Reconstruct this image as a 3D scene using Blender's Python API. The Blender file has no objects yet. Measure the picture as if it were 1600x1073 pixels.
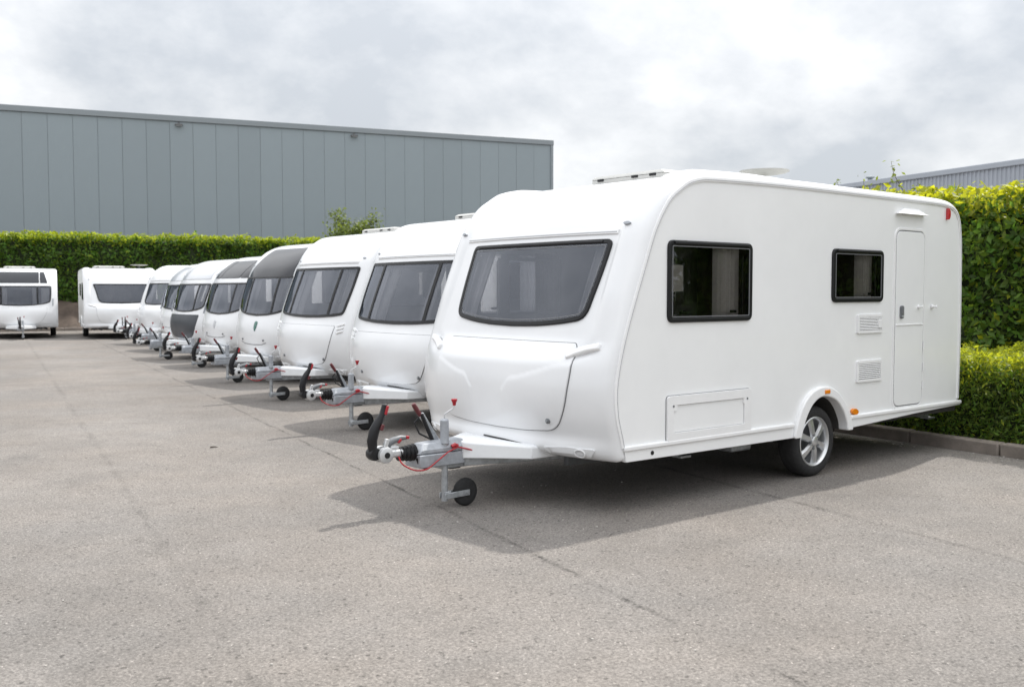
import bpy, bmesh, math, random
import numpy as np
from mathutils import Vector, Matrix
from mathutils.geometry import delaunay_2d_cdt

R = math.radians
random.seed(4); rng = np.random.default_rng(7)
scene = bpy.context.scene
col = scene.collection

# ------------------------------------------------------------------ camera
cam = bpy.data.cameras.new('camera'); camo = bpy.data.objects.new('camera', cam); col.objects.link(camo)
camo.location = (0, 0, 1.6); camo.rotation_euler = (R(90 - 2.998), 0, 0)
cam.lens = 35; cam.sensor_width = 36; cam.clip_start = .05; cam.clip_end = 3000
cam.dof.use_dof = True; cam.dof.focus_distance = 8.2; cam.dof.aperture_fstop = 3.2
scene.camera = camo

# ------------------------------------------------------------------ sky + sun
SUN = Vector((.4695, .5635, 1.0)).normalized()
world = bpy.data.worlds.new('World'); scene.world = world; world.use_nodes = True
nt = world.node_tree; nt.nodes.clear()
def N(nt, t, **k):
    n = nt.nodes.new(t)
    for a, v in k.items(): setattr(n, a, v)
    return n
def build_sky():
    L = nt.links.new
    out = N(nt, 'ShaderNodeOutputWorld')
    sky = N(nt, 'ShaderNodeTexSky', sky_type='NISHITA', sun_disc=False)
    sky.sun_elevation = math.asin(SUN.z); sky.sun_rotation = math.atan2(SUN.x, SUN.y)
    b1 = N(nt, 'ShaderNodeBackground'); b1.inputs[1].default_value = .1
    L(sky.outputs[0], b1.inputs[0])
    tc = N(nt, 'ShaderNodeTexCoord')
    sx = N(nt, 'ShaderNodeSeparateXYZ'); L(tc.outputs['Generated'], sx.inputs[0])
    zc = N(nt, 'ShaderNodeMath', operation='MAXIMUM'); L(sx.outputs[2], zc.inputs[0]); zc.inputs[1].default_value = 0
    za = N(nt, 'ShaderNodeMath', operation='ADD'); L(zc.outputs[0], za.inputs[0]); za.inputs[1].default_value = .62
    dv = N(nt, 'ShaderNodeVectorMath', operation='DIVIDE'); L(tc.outputs['Generated'], dv.inputs[0])
    cb = N(nt, 'ShaderNodeCombineXYZ')
    for i in range(3): L(za.outputs[0], cb.inputs[i])
    L(cb.outputs[0], dv.inputs[1])
    ns = N(nt, 'ShaderNodeTexNoise', noise_dimensions='4D'); L(dv.outputs[0], ns.inputs['Vector'])
    ns.inputs['W'].default_value = SKYW; ns.inputs['Scale'].default_value = 2.5; ns.inputs['Detail'].default_value = 8
    ns.inputs['Roughness'].default_value = .58; ns.inputs['Distortion'].default_value = .12
    rp = N(nt, 'ShaderNodeValToRGB'); L(ns.outputs[0], rp.inputs[0])
    e = rp.color_ramp.elements
    e[0].position = .36; e[0].color = (.57, .60, .64, 1)
    e[1].position = .58; e[1].color = (1.0, 1.005, 1.015, 1)
    m = rp.color_ramp.elements.new(.465); m.color = (.77, .785, .805, 1)
    # overcast luminance: brighter overhead than at the horizon
    g0 = N(nt, 'ShaderNodeMath', operation='POWER'); L(zc.outputs[0], g0.inputs[0]); g0.inputs[1].default_value = 1.5
    g1 = N(nt, 'ShaderNodeMath', operation='MULTIPLY_ADD'); L(g0.outputs[0], g1.inputs[0]); g1.inputs[1].default_value = 2.0 * SKYS; g1.inputs[2].default_value = SKYS
    b2 = N(nt, 'ShaderNodeBackground'); L(rp.outputs[0], b2.inputs[0]); L(g1.outputs[0], b2.inputs[1])
    mx = N(nt, 'ShaderNodeMixShader'); mx.inputs[0].default_value = .93
    L(b1.outputs[0], mx.inputs[1]); L(b2.outputs[0], mx.inputs[2]); L(mx.outputs[0], out.inputs[0])
SKYW = 7.7; SKYS = .77
build_sky()
sl = bpy.data.lights.new('sun', 'SUN'); sl.energy = 2.9; sl.angle = R(1.0); sl.color = (1, .96, .9)
so = bpy.data.objects.new('sun', sl); col.objects.link(so)
so.rotation_euler = SUN.to_track_quat('Z', 'Y').to_euler(); so.location = (10, 12, 30)
scene.view_settings.view_transform = 'Standard'; scene.view_settings.look = 'None'
scene.view_settings.exposure = 0.42; scene.view_settings.gamma = 1
scene.cycles.max_bounces = 8; scene.cycles.transparent_max_bounces = 16

# ------------------------------------------------------------------ materials
MATS = {}
def pmat(name, colr, rough=.5, metal=0., spec=.5, coat=0., var=0., vscale=6., bump=0., bscale=200., coord='Object'):
    m = bpy.data.materials.new(name); m.use_nodes = True; t = m.node_tree; L = t.links.new
    b = t.nodes['Principled BSDF']
    b.inputs['Base Color'].default_value = (*colr, 1); b.inputs['Roughness'].default_value = rough
    b.inputs['Metallic'].default_value = metal; b.inputs['Specular IOR Level'].default_value = spec
    b.inputs['Coat Weight'].default_value = coat; b.inputs['Coat Roughness'].default_value = .08
    tc = N(t, 'ShaderNodeTexCoord')
    if var:
        ns = N(t, 'ShaderNodeTexNoise'); L(tc.outputs[coord], ns.inputs['Vector'])
        ns.inputs['Scale'].default_value = vscale; ns.inputs['Detail'].default_value = 6; ns.inputs['Roughness'].default_value = .65
        r = N(t, 'ShaderNodeMapRange'); L(ns.outputs[0], r.inputs[0])
        r.inputs[1].default_value = .3; r.inputs[2].default_value = .7
        r.inputs[3].default_value = 1 - var; r.inputs[4].default_value = 1 + var * .6
        mu = N(t, 'ShaderNodeVectorMath', operation='SCALE'); mu.inputs[0].default_value = colr
        L(r.outputs[0], mu.inputs['Scale']); L(mu.outputs[0], b.inputs['Base Color'])
        r2 = N(t, 'ShaderNodeMapRange'); L(ns.outputs[0], r2.inputs[0]); r2.inputs[3].default_value = min(1, rough * 1.2); r2.inputs[4].default_value = rough * .8
        L(r2.outputs[0], b.inputs['Roughness'])
    if bump:
        nb = N(t, 'ShaderNodeTexNoise'); L(tc.outputs[coord], nb.inputs['Vector']); nb.inputs['Scale'].default_value = bscale; nb.inputs['Detail'].default_value = 4
        bp = N(t, 'ShaderNodeBump'); bp.inputs['Strength'].default_value = bump; bp.inputs['Distance'].default_value = .01
        L(nb.outputs[0], bp.inputs['Height']); L(bp.outputs[0], b.inputs['Normal'])
    MATS[name] = m
    return m
pmat('gelcoat', (.775, .785, .80), .24, coat=.35, var=.035, vscale=1.8)
pmat('side_paint', (.85, .86, .865), .34, coat=.15, var=.03, vscale=2.2)
pmat('white_plastic', (.83, .835, .84), .4, var=.04, vscale=9)
pmat('white_powder', (.80, .815, .83), .42, var=.05, vscale=7)
pmat('rubber', (.010, .0105, .012), .38, spec=.3, var=.2, vscale=20)
pmat('black_plastic', (.012, .012, .014), .36, spec=.35, var=.15, vscale=15)
pmat('seal_gap_grey', (.16, .165, .175), .6)
pmat('pale_seal', (.42, .43, .45), .6)
pmat('tyre', (.020, .020, .021), .82, var=.3, vscale=25, bump=.2, bscale=300)
pmat('alloy', (.60, .61, .62), .32, metal=.75, var=.06, vscale=14)
pmat('galvanised', (.42, .44, .46), .48, metal=.55, var=.36, vscale=18, bump=.06, bscale=120)
pmat('grey_cast', (.36, .38, .41), .5, metal=.25, var=.24, vscale=16)
pmat('silver_cast', (.62, .63, .64), .42, metal=.5, var=.12, vscale=22)
pmat('red_plastic', (.38, .018, .028), .35, var=.12, vscale=30)
pmat('dark_red', (.11, .022, .026), .4, var=.15, vscale=30)
pmat('amber', (.80, .24, .01), .25, coat=.4, var=.12, vscale=60)
pmat('red_lens', (.50, .012, .02), .2, coat=.5, var=.12, vscale=50)
pmat('grey_plastic', (.16, .17, .18), .45, var=.1, vscale=30)
pmat('dark_panel', (.022, .024, .030), .12, spec=.28, var=.1, vscale=3)
pmat('grey_panel', (.50, .52, .55), .16, coat=.6, var=.05, vscale=3)
pmat('slate_panel', (.052, .058, .068), .35, spec=.3, var=.1, vscale=5)
pmat('chassis', (.10, .105, .11), .6, metal=.3, var=.3, vscale=10)
pmat('underbody', (.05, .048, .045), .8, var=.3, vscale=8)
pmat('interior_wood', (.14, .10, .07), .5, var=.3, vscale=6)
pmat('interior_cloth', (.25, .235, .22), .9, var=.2, vscale=14)
pmat('curtain', (.72, .71, .69), .9, var=.08, vscale=30)
pmat('blind', (.66, .68, .71), .6, var=.04, vscale=10)
pmat('emblem_green', (.05, .16, .13), .3)
pmat('emblem_pale', (.55, .56, .58), .3)
pmat('emblem_pink', (.60, .36, .38), .4)
pmat('cladding', (.275, .32, .345), .45, spec=.35, var=.03, vscale=.35, coord='Object')
def vary(name, amt):
    t = MATS[name].node_tree; b = t.nodes['Principled BSDF']; src = b.inputs['Base Color'].links[0].from_socket
    oi = N(t, 'ShaderNodeObjectInfo'); mr_ = N(t, 'ShaderNodeMapRange'); t.links.new(oi.outputs['Random'], mr_.inputs[0]); mr_.inputs[3].default_value = 1 - amt; mr_.inputs[4].default_value = 1 + amt
    sc_ = N(t, 'ShaderNodeVectorMath', operation='SCALE'); t.links.new(src, sc_.inputs[0]); t.links.new(mr_.outputs[0], sc_.inputs['Scale']); t.links.new(sc_.outputs[0], b.inputs['Base Color'])
vary('cladding', .03)
pmat('flashing', (.25, .28, .30), .45, var=.05, vscale=.5)
pmat('joint', (.19, .21, .225), .7)
pmat('ribbed_steel', (.40, .43, .48), .4, metal=.1, var=.06, vscale=.5)
pmat('lamp_body', (.12, .125, .13), .5)
pmat('lamp_glass', (.45, .46, .47), .2)
pmat('kerb_concrete', (.22, .19, .165), .9, var=.3, vscale=5, bump=.5, bscale=90)
pmat('soil', (.075, .055, .042), .95, var=.45, vscale=2.2, bump=.9, bscale=14)
pmat('bark', (.09, .07, .05), .9, var=.3, vscale=12, bump=.6, bscale=40)
pmat('hedge_core', (.028, .042, .014), .95, var=.4, vscale=5)
pmat('dry_twig', (.06, .045, .035), .9)
pmat('chip', (.42, .40, .37), .8, var=.2, vscale=60)

def glass_mat(name, tint, ior=1.65):
    m = bpy.data.materials.new(name); m.use_nodes = True; t = m.node_tree; L = t.links.new; t.nodes.clear()
    o = N(t, 'ShaderNodeOutputMaterial'); tr = N(t, 'ShaderNodeBsdfTransparent'); tr.inputs[0].default_value = (*tint, 1)
    g = N(t, 'ShaderNodeBsdfGlossy'); g.inputs['Roughness'].default_value = .015; g.inputs['Color'].default_value = (.84, .89, 1, 1)
    fr = N(t, 'ShaderNodeFresnel'); fr.inputs[0].default_value = ior
    nb = N(t, 'ShaderNodeTexNoise'); tc = N(t, 'ShaderNodeTexCoord'); L(tc.outputs['Object'], nb.inputs['Vector']); nb.inputs['Scale'].default_value = 3.0; nb.inputs['Detail'].default_value = 1
    bp = N(t, 'ShaderNodeBump'); bp.inputs['Strength'].default_value = .25; bp.inputs['Distance'].default_value = .01
    L(nb.outputs[0], bp.inputs['Height']); L(bp.outputs[0], g.inputs['Normal']); L(bp.outputs[0], fr.inputs['Normal'])
    mx = N(t, 'ShaderNodeMixShader'); L(fr.outputs[0], mx.inputs[0]); L(tr.outputs[0], mx.inputs[1]); L(g.outputs[0], mx.inputs[2]); L(mx.outputs[0], o.inputs[0])
    MATS[name] = m
glass_mat('tinted_acrylic', (.72, .72, .75), 1.95)
glass_mat('dark_acrylic', (.64, .63, .61), 1.6)
def dish_mat():
    m = pmat('dish_white', (.50, .50, .48), .5); t = m.node_tree; b = t.nodes['Principled BSDF']
    tl = N(t, 'ShaderNodeBsdfTranslucent'); tl.inputs[0].default_value = (.5, .5, .47, 1)
    mx = N(t, 'ShaderNodeMixShader'); mx.inputs[0].default_value = .5
    t.links.new(b.outputs[0], mx.inputs[1]); t.links.new(tl.outputs[0], mx.inputs[2]); t.links.new(mx.outputs[0], t.nodes['Material Output'].inputs[0])
dish_mat()
def leaf_mat():
    m = pmat('leaf', (.05, .1, .02), .45, spec=.3); t = m.node_tree; L = t.links.new; b = t.nodes['Principled BSDF']
    at = N(t, 'ShaderNodeAttribute', attribute_name='leafcol'); L(at.outputs[0], b.inputs['Base Color'])
    tl = N(t, 'ShaderNodeBsdfTranslucent')
    sc_ = N(t, 'ShaderNodeVectorMath', operation='MULTIPLY'); L(at.outputs[0], sc_.inputs[0]); sc_.inputs[1].default_value = (1.5, 1.35, .6); L(sc_.outputs[0], tl.inputs[0])
    mx = N(t, 'ShaderNodeMixShader'); mx.inputs[0].default_value = .56
    L(b.outputs[0], mx.inputs[1]); L(tl.outputs[0], mx.inputs[2]); L(mx.outputs[0], t.nodes['Material Output'].inputs[0])
leaf_mat()

SEAM_DIR = Vector((-.461, .887))
def asphalt_mat():
    m = pmat('asphalt', (.25, .24, .225), .9, spec=.25); t = m.node_tree; L = t.links.new; b = t.nodes['Principled BSDF']
    tc = N(t, 'ShaderNodeTexCoord'); P = tc.outputs['Object']
    def noise(sc, det=4, ro=.55, src=None):
        n = N(t, 'ShaderNodeTexNoise'); L(src or P, n.inputs['Vector']); n.inputs['Scale'].default_value = sc; n.inputs['Detail'].default_value = det; n.inputs['Roughness'].default_value = ro; return n.outputs[0]
    def mr(x, a, b_, c, d):
        r = N(t, 'ShaderNodeMapRange'); L(x, r.inputs[0]); r.inputs[1].default_value = a; r.inputs[2].default_value = b_; r.inputs[3].default_value = c; r.inputs[4].default_value = d; return r.outputs[0]
    def ma(op, a, b_):
        n = N(t, 'ShaderNodeMath', operation=op)
        for i, v in enumerate((a, b_)):
            if isinstance(v, (int, float)): n.inputs[i].default_value = v
            else: L(v, n.inputs[i])
        return n.outputs[0]
    def vor(sc):
        v = N(t, 'ShaderNodeTexVoronoi'); L(P, v.inputs['Vector']); v.inputs['Scale'].default_value = sc; return v
    v1 = vor(118); v2 = vor(62)
    big = mr(noise(.32, 5, .6), .32, .68, .84, 1.12)
    mid = mr(noise(2.1, 5, .65), .3, .7, .90, 1.08)
    fine = mr(noise(64, 3, .7), .3, .7, .68, 1.26)
    sep = N(t, 'ShaderNodeSeparateColor'); L(v1.outputs['Color'], sep.inputs[0])
    sep2 = N(t, 'ShaderNodeSeparateColor'); L(v2.outputs['Color'], sep2.inputs[0])
    stone = mr(sep.outputs[0], 0, 1, .74, 1.26)
    pit = mr(sep2.outputs[1], .0, .06, .50, 1.0)          # open dark pits in the worn surface
    spark = mr(sep.outputs[1], .985, 1.0, 1.0, 1.9)
    val = ma('MULTIPLY', ma('MULTIPLY', big, mid), ma('MULTIPLY', fine, stone))
    val = ma('MULTIPLY', val, ma('MULTIPLY', pit, spark))
    # paving seams and cracks running along the row
    sx = N(t, 'ShaderNodeSeparateXYZ'); L(P, sx.inputs[0])
    nx, ny = SEAM_DIR.y, -SEAM_DIR.x
    wob = ma('ADD', ma('MULTIPLY', ma('SUBTRACT', noise(1.1, 6, .7), .5), .12), ma('MULTIPLY', ma('SUBTRACT', noise(14, 5, .75), .5), .05))
    u = ma('ADD', ma('ADD', ma('MULTIPLY', sx.outputs[0], nx), ma('MULTIPLY', sx.outputs[1], ny)), wob)
    w = ma('ADD', ma('MULTIPLY', sx.outputs[0], SEAM_DIR.x), ma('MULTIPLY', sx.outputs[1], SEAM_DIR.y))
    brk = ma('MULTIPLY', mr(noise(1.7, 4, .7), .40, .60, .05, 1.0), mr(noise(38, 3, .6), .38, .56, .25, 1.25))
    for (px, py, qx, qy, wid, amt) in SEAMS:
        u0 = px * nx + py * ny
        d = ma('ABSOLUTE', ma('SUBTRACT', u, u0), 0)
        lin = mr(d, 0, wid, amt, 0)
        lin = ma('MULTIPLY', lin, brk)
        val = ma('MULTIPLY', val, ma('SUBTRACT', 1, lin))
    tr = N(t, 'ShaderNodeTexWave', wave_type='BANDS', bands_direction='X'); cmb = N(t, 'ShaderNodeCombineXYZ'); L(u, cmb.inputs[0]); L(w, cmb.inputs[1]); L(cmb.outputs[0], tr.inputs['Vector'])
    tr.inputs['Scale'].default_value = .11; tr.inputs['Distortion'].default_value = 2.5; tr.inputs['Detail'].default_value = 3; tr.inputs['Detail Scale'].default_value = .5
    val = ma('MULTIPLY', val, mr(tr.outputs['Color'], 0, 1, .955, 1.03))
    st = mr(noise(.9, 3, .5), .64, .74, 1.0, .86)
    val = ma('MULTIPLY', val, st)
    # one cross crack
    wob2 = ma('MULTIPLY', ma('SUBTRACT', noise(.9, 5, .7), .5), .3)
    d = ma('ABSOLUTE', ma('SUBTRACT', ma('ADD', sx.outputs[1], wob2), 12.0), 0)
    lim = ma('MULTIPLY', ma('GREATER_THAN', sx.outputs[0], -5.6), ma('LESS_THAN', sx.outputs[0], -3.6))
    val = ma('MULTIPLY', val, ma('SUBTRACT', 1, ma('MULTIPLY', ma('MULTIPLY', mr(d, 0, .05, .28, 0), brk), lim)))
    hue = N(t, 'ShaderNodeMixRGB'); L(mr(noise(.55, 4, .6), .35, .65, 0, 1), hue.inputs[0])
    hue.inputs[1].default_value = (.207, .187, .169, 1); hue.inputs[2].default_value = (.200, .187, .175, 1)
    sc_ = N(t, 'ShaderNodeVectorMath', operation='SCALE'); L(hue.outputs[0], sc_.inputs[0]); L(val, sc_.inputs['Scale']); L(sc_.outputs[0], b.inputs['Base Color'])
    h = ma('ADD', ma('MULTIPLY', mr(v1.outputs['Distance'], 0, .6, 1, 0), .6), ma('MULTIPLY', noise(30, 5, .7), 1.0))
    bp = N(t, 'ShaderNodeBump'); bp.inputs['Strength'].default_value = .75; bp.inputs['Distance'].default_value = .006
    L(h, bp.inputs['Height']); L(bp.outputs[0], b.inputs['Normal'])
# (point on seam, -, width, darkness)
SEAMS = [(-3.55, 13.1, 0, 0, .03, .62), (2.13, 7.55, 0, 0, .05, .45), (-5.55, 12.65, 0, 0, .05, .24)]
asphalt_mat()

# ------------------------------------------------------------------ mesh helpers
class MB:
    def __init__(s): s.v = []; s.f = []
    def add(s, v, f):
        o = len(s.v); s.v += [tuple(p) for p in v]; s.f += [tuple(i + o for i in q) for q in f]; return s
    def box(s, c, d, rot=None):
        v = [Vector(((i & 1) - .5, ((i >> 1) & 1) - .5, ((i >> 2) & 1) - .5)) for i in range(8)]
        v = [Vector((p.x * d[0], p.y * d[1], p.z * d[2])) for p in v]
        if rot is not None: v = [rot @ p for p in v]
        v = [p + Vector(c) for p in v]
        return s.add(v, [(0, 2, 3, 1), (4, 5, 7, 6), (0, 1, 5, 4), (2, 6, 7, 3), (0, 4, 6, 2), (1, 3, 7, 5)])
    def bar(s, a, b, w, h, up=(0, 0, 1)):
        a = Vector(a); b = Vector(b); x = (b - a); l = x.length; x.normalize(); y = Vector(up).cross(x).normalized(); z = x.cross(y)
        return s.box((a + b) / 2, (l, w, h), Matrix((x, y, z)).transposed())
    def tube(s, pts, r, n=10, cap=True):
        pts = [Vector(p) for p in pts]; m = len(pts); rs = r if isinstance(r, (list, tuple)) else [r] * m
        V = []; up = None
        for i in range(m):
            t = (pts[min(i + 1, m - 1)] - pts[max(i - 1, 0)]).normalized()
            if up is None: up = Vector((0, 0, 1)) if abs(t.z) < .9 else Vector((1, 0, 0))
            a = (up - t * up.dot(t)).normalized(); up = a; b = t.cross(a)
            for k in range(n):
                q = 2 * math.pi * k / n; V.append(pts[i] + (a * math.cos(q) + b * math.sin(q)) * rs[i])
        F = [(i * n + k, i * n + (k + 1) % n, (i + 1) * n + (k + 1) % n, (i + 1) * n + k) for i in range(m - 1) for k in range(n)]
        if cap: F += [tuple(range(n))[::-1], tuple((m - 1) * n + k for k in range(n))]
        return s.add(V, F)
    def lathe(s, prof, c, axis='y', n=32, closed=False):
        # prof: (radius, along axis)
        V = []; m = len(prof)
        for (r, h) in prof:
            for k in range(n):
                q = 2 * math.pi * k / n; a, b = r * math.cos(q), r * math.sin(q)
                p = {'y': (a, h, b), 'z': (a, b, h), 'x': (h, a, b)}[axis]
                V.append((c[0] + p[0], c[1] + p[1], c[2] + p[2]))
        F = [(i * n + k, i * n + (k + 1) % n, ((i + 1) % m) * n + (k + 1) % n, ((i + 1) % m) * n + k) for i in range(m if closed else m - 1) for k in range(n)]
        if not closed: F += [tuple(range(n)), tuple((m - 1) * n + k for k in range(n))]
        return s.add(V, F)
    def prism(s, outline, h0, h1, axis='y'):
        n = len(outline); V = []
        for h in (h0, h1):
            for (a, b) in outline: V.append({'y': (a, h, b), 'z': (a, b, h), 'x': (h, a, b)}[axis])
        F = [tuple(range(n)), tuple(range(2 * n - 1, n - 1, -1))] + [(i, (i + 1) % n, n + (i + 1) % n, n + i) for i in range(n)]
        return s.add(V, F)
    def build(s, name, mat, parent=None, smooth=35, bev=0., segs=2, kind=None, label=None, recalc=True):
        me = bpy.data.meshes.new(name); me.from_pydata(s.v, [], s.f); me.update()
        if recalc:
            bm = bmesh.new(); bm.from_mesh(me); bmesh.ops.recalc_face_normals(bm, faces=bm.faces); bm.to_mesh(me); bm.free()
        if smooth is not None:
            me.polygons.foreach_set('use_smooth', [True] * len(me.polygons)); me.set_sharp_from_angle(angle=R(smooth))
        me.materials.append(MATS[mat])
        o = bpy.data.objects.new(name, me); col.objects.link(o)
        if parent is not None: o.parent = parent
        if bev:
            b = o.modifiers.new('bevel', 'BEVEL'); b.width = bev; b.segments = segs; b.limit_method = 'ANGLE'; b.angle_limit = R(40); b.use_clamp_overlap = True
        if kind: o['kind'] = kind
        if label: o['label'] = label
        return o

def tag(o, label, cat, group=None):
    o['label'] = label; o['category'] = cat
    if group: o['group'] = group
    return o
def empty(name, loc=(0, 0, 0), rz=0):
    o = bpy.data.objects.new(name, None); o.empty_display_size = .2; col.objects.link(o); o.location = loc; o.rotation_euler = (0, 0, rz); return o

def smoothstep(a, b, x):
    t = min(1, max(0, (x - a) / (b - a))); return t * t * (3 - 2 * t)
ss = smoothstep
def rpoly(pts, r, n=5):
    out = []; m = len(pts)
    for i in range(m):
        p = Vector(pts[i]); a = Vector(pts[i - 1]); b = Vector(pts[(i + 1) % m]); rr = r[i] if isinstance(r, (list, tuple)) else r
        if rr <= 0: out.append(tuple(p)); continue
        u = (a - p); v = (b - p); k = min(rr, u.length * .48, v.length * .48); p0 = p + u.normalized() * k; p1 = p + v.normalized() * k
        for j in range(n + 1):
            t = j / n; out.append(tuple(p0 * (1 - t) ** 2 + p * 2 * t * (1 - t) + p1 * t * t))
    return out
def rrect(a0, a1, b0, b1, r, n=5): return rpoly([(a0, b0), (a1, b0), (a1, b1), (a0, b1)], r, n)
def area(p): return .5 * sum(p[i - 1][0] * p[i][1] - p[i][0] * p[i - 1][1] for i in range(len(p)))
def inset(p, d):
    if area(p) < 0: p = p[::-1]
    m = len(p); out = []
    for i in range(m):
        a, b, c = Vector(p[i - 1]), Vector(p[i]), Vector(p[(i + 1) % m])
        e0 = (b - a); e1 = (c - b)
        if e0.length < 1e-7: e0 = e1.copy()
        if e1.length < 1e-7: e1 = e0.copy()
        e0.normalize(); e1.normalize()
        n0 = Vector((-e0.y, e0.x)); n1 = Vector((-e1.y, e1.x)); k = n0 + n1
        if k.length < 1e-6: k = n0
        k.normalize(); s = d / max(.4, k.dot(n0)); out.append(tuple(b + k * s))
    return out
def densify(p, step):
    out = []
    for i in range(len(p)):
        a = Vector(p[i]); b = Vector(p[(i + 1) % len(p)]); n = max(1, math.ceil((b - a).length / step))
        for k in range(n): out.append(tuple(a.lerp(b, k / n)))
    return out
def inside(pts, poly):
    pts = np.asarray(pts, float).reshape(-1, 2); x, y = pts[:, 0], pts[:, 1]; r = np.zeros(len(pts), bool); q = np.asarray(poly, float); m = len(q); j = m - 1
    for i in range(m):
        xi, yi = q[i]; xj, yj = q[j]
        c = ((yi > y) != (yj > y)) & (x < (xj - xi) * (y - yi) / ((yj - yi) if yj != yi else 1e-12) + xi); r ^= c; j = i
    return r
def patch(outer, holes, mapf, top, bot, step=None, back=False):
    """a sheet cut to an outline, wrapped onto a surface, raised to `top` with a rim down to `bot`"""
    mb = MB(); loops = [outer] + list(holes)
    if step: loops = [densify(l, step) for l in loops]
    P = []; E = []
    for l in loops:
        o = len(P); P += [Vector(q) for q in l]; E += [(o + i, o + (i + 1) % len(l)) for i in range(len(l))]
    if step:
        a = np.asarray(loops[0]); xs = np.arange(a[:, 0].min() + step / 2, a[:, 0].max(), step); ys = np.arange(a[:, 1].min() + step / 2, a[:, 1].max(), step)
        if len(xs) and len(ys):
            g = np.array([(x, y) for x in xs for y in ys]); sh = inset(outer, step * .4); k = inside(g, sh)
            for h in holes: k &= ~inside(g, inset(h, -step * .4))
            P += [Vector(q) for q in g[k]]
    V, _, Fc, *_r = delaunay_2d_cdt(P, E, [], 0, 1e-6)
    cen = np.array([[sum(V[i].x for i in f) / 3, sum(V[i].y for i in f) / 3] for f in Fc]); k = inside(cen, loops[0])
    for h in loops[1:]: k &= ~inside(cen, h)
    tv = [mapf(p.x, p.y, top) for p in V]; tris = [tuple(f) for f, q in zip(Fc, k) if q]
    mb.add(tv, tris)
    if top != bot:
        cnt = {}
        for f in tris:
            for i in range(3):
                e = (f[i], f[(i + 1) % 3]); cnt[tuple(sorted(e))] = cnt.get(tuple(sorted(e)), []) + [e]
        be = [q[0] for q in cnt.values() if len(q) == 1]; idx = {}
        for a, b in be:
            for i in (a, b):
                if i not in idx: idx[i] = len(mb.v); mb.v.append(tuple(mapf(V[i].x, V[i].y, bot)))
            mb.f.append((b, a, idx[a], idx[b]))
        if back:
            o = len(mb.v); mb.v += [tuple(mapf(p.x, p.y, bot)) for p in V]; mb.f += [tuple(o + i for i in f[::-1]) for f in tris]
    return mb
def catmull(p, step):
    out = []; m = len(p); P = [Vector(q) for q in p]
    for i in range(m - 1):
        a = P[i - 1] if i else P[0] * 2 - P[1]; b, c = P[i], P[i + 1]; d = P[i + 2] if i + 2 < m else P[m - 1] * 2 - P[m - 2]
        n = max(1, math.ceil((c - b).length / step))
        for k in range(n):
            t = k / n; out.append(.5 * ((2 * b) + (c - a) * t + (2 * a - 5 * b + 4 * c - d) * t * t + (3 * b - a - 3 * c + d) * t ** 3))
    out.append(P[-1]); return out

# ------------------------------------------------------------------ ground, kerbs, banks
def sheet(name, pts, mat, z=0, kind='structure'):
    o = MB().add([(x, y, z) for x, y in pts], [tuple(range(len(pts)))]).build(name, mat, smooth=None); o['kind'] = kind; return o
sheet('ground', [(-700, -500), (700, -500), (700, 900), (-700, 900)], 'asphalt')

YAW = R(50.8)
AFT = Vector((math.sin(YAW), math.cos(YAW), 0)); FW = -AFT; LF = Vector((math.cos(YAW), -math.sin(YAW), 0))
O1 = Vector((1.94678, 9.3758, 0)) - LF * .06; ROT = math.atan2(FW.y, FW.x)
def hero(x, y, z=0): return O1 + FW * x + LF * y + Vector((0, 0, z))

def kerb_run(name, a, b, h=.13, w=.14, length=1.0):
    a = Vector(a); b = Vector(b); d = b - a; n = int(d.length / length); d.normalize(); rt = Vector((d.y, -d.x, 0))
    root = empty(name, a, 0); root['kind'] = 'structure'; me = None
    for i in range(n):
        if me is None:
            o = MB().box((0, 0, h / 2 - .03), (length - .012, w, h + .06)).build('kerb_stone', 'kerb_concrete', root, bev=.018); me = o.data
        else:
            o = bpy.data.objects.new('kerb_stone', me); col.objects.link(o); o.parent = root
            bv = o.modifiers.new('bevel', 'BEVEL'); bv.width = .018; bv.segments = 2; bv.limit_method = 'ANGLE'
        o.location = d * (i + .5) * length + rt * random.uniform(-.004, .004) + Vector((0, 0, random.uniform(-.006, .004)))
        o.rotation_euler = (random.uniform(-.012, .012), 0, math.atan2(d.y, d.x) + random.uniform(-.004, .004))
    return root
KD = (hero(-2.289, 1.825) - hero(-2.557, -.35)).normalized()       # kerb behind the row, towards the camera
KA = hero(-2.557, -.35) - KD * 5.0
KN = Vector((-KD.y, KD.x, 0))                                      # points behind the kerb
if KN.dot(AFT) < 0: KN = -KN
kerb_run('kerb', KA + KN * .07, KA + KN * .07 + KD * 14)
bed = [KA + KN * .12, KA + KN * .12 + KD * 14, KA + KN * 6 + KD * 14, KA + KN * 6]
bo = sheet('planting_bed', [(p.x, p.y) for p in bed], 'soil', .09)

HD = Vector((.912, .41, 0)).normalized(); HN = Vector((-HD.y, HD.x, 0))   # far hedge direction and away-normal
HK = Vector((-18.1, 40.2, 0))
kerb_run('far_kerb', HK - HD * 14, HK + HD * 24, length=1.0)
def bank():
    mb = MB(); nu, nv = 150, 12; V = []
    for i in range(nu + 1):
        for j in range(nv + 1):
            u = -14 + 38 * i / nu; v = .07 + 3.4 * j / nv; t = min(1, v / 2.3)
            z = .08 + 1.15 * ss(0, 1, t) + (.09 * math.sin(u * 2.1 + v * 3) * math.sin(u * 5.3 - v * 2) + random.uniform(-.05, .05)) * (t > .02)
            p = HK + HD * u + HN * v; V.append((p.x, p.y, z))
    F = [(i * (nv + 1) + j, (i + 1) * (nv + 1) + j, (i + 1) * (nv + 1) + j + 1, i * (nv + 1) + j + 1) for i in range(nu) for j in range(nv)]
    o = mb.add(V, F).build('soil_bank', 'soil', smooth=80); o['kind'] = 'structure'
bank()

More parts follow.
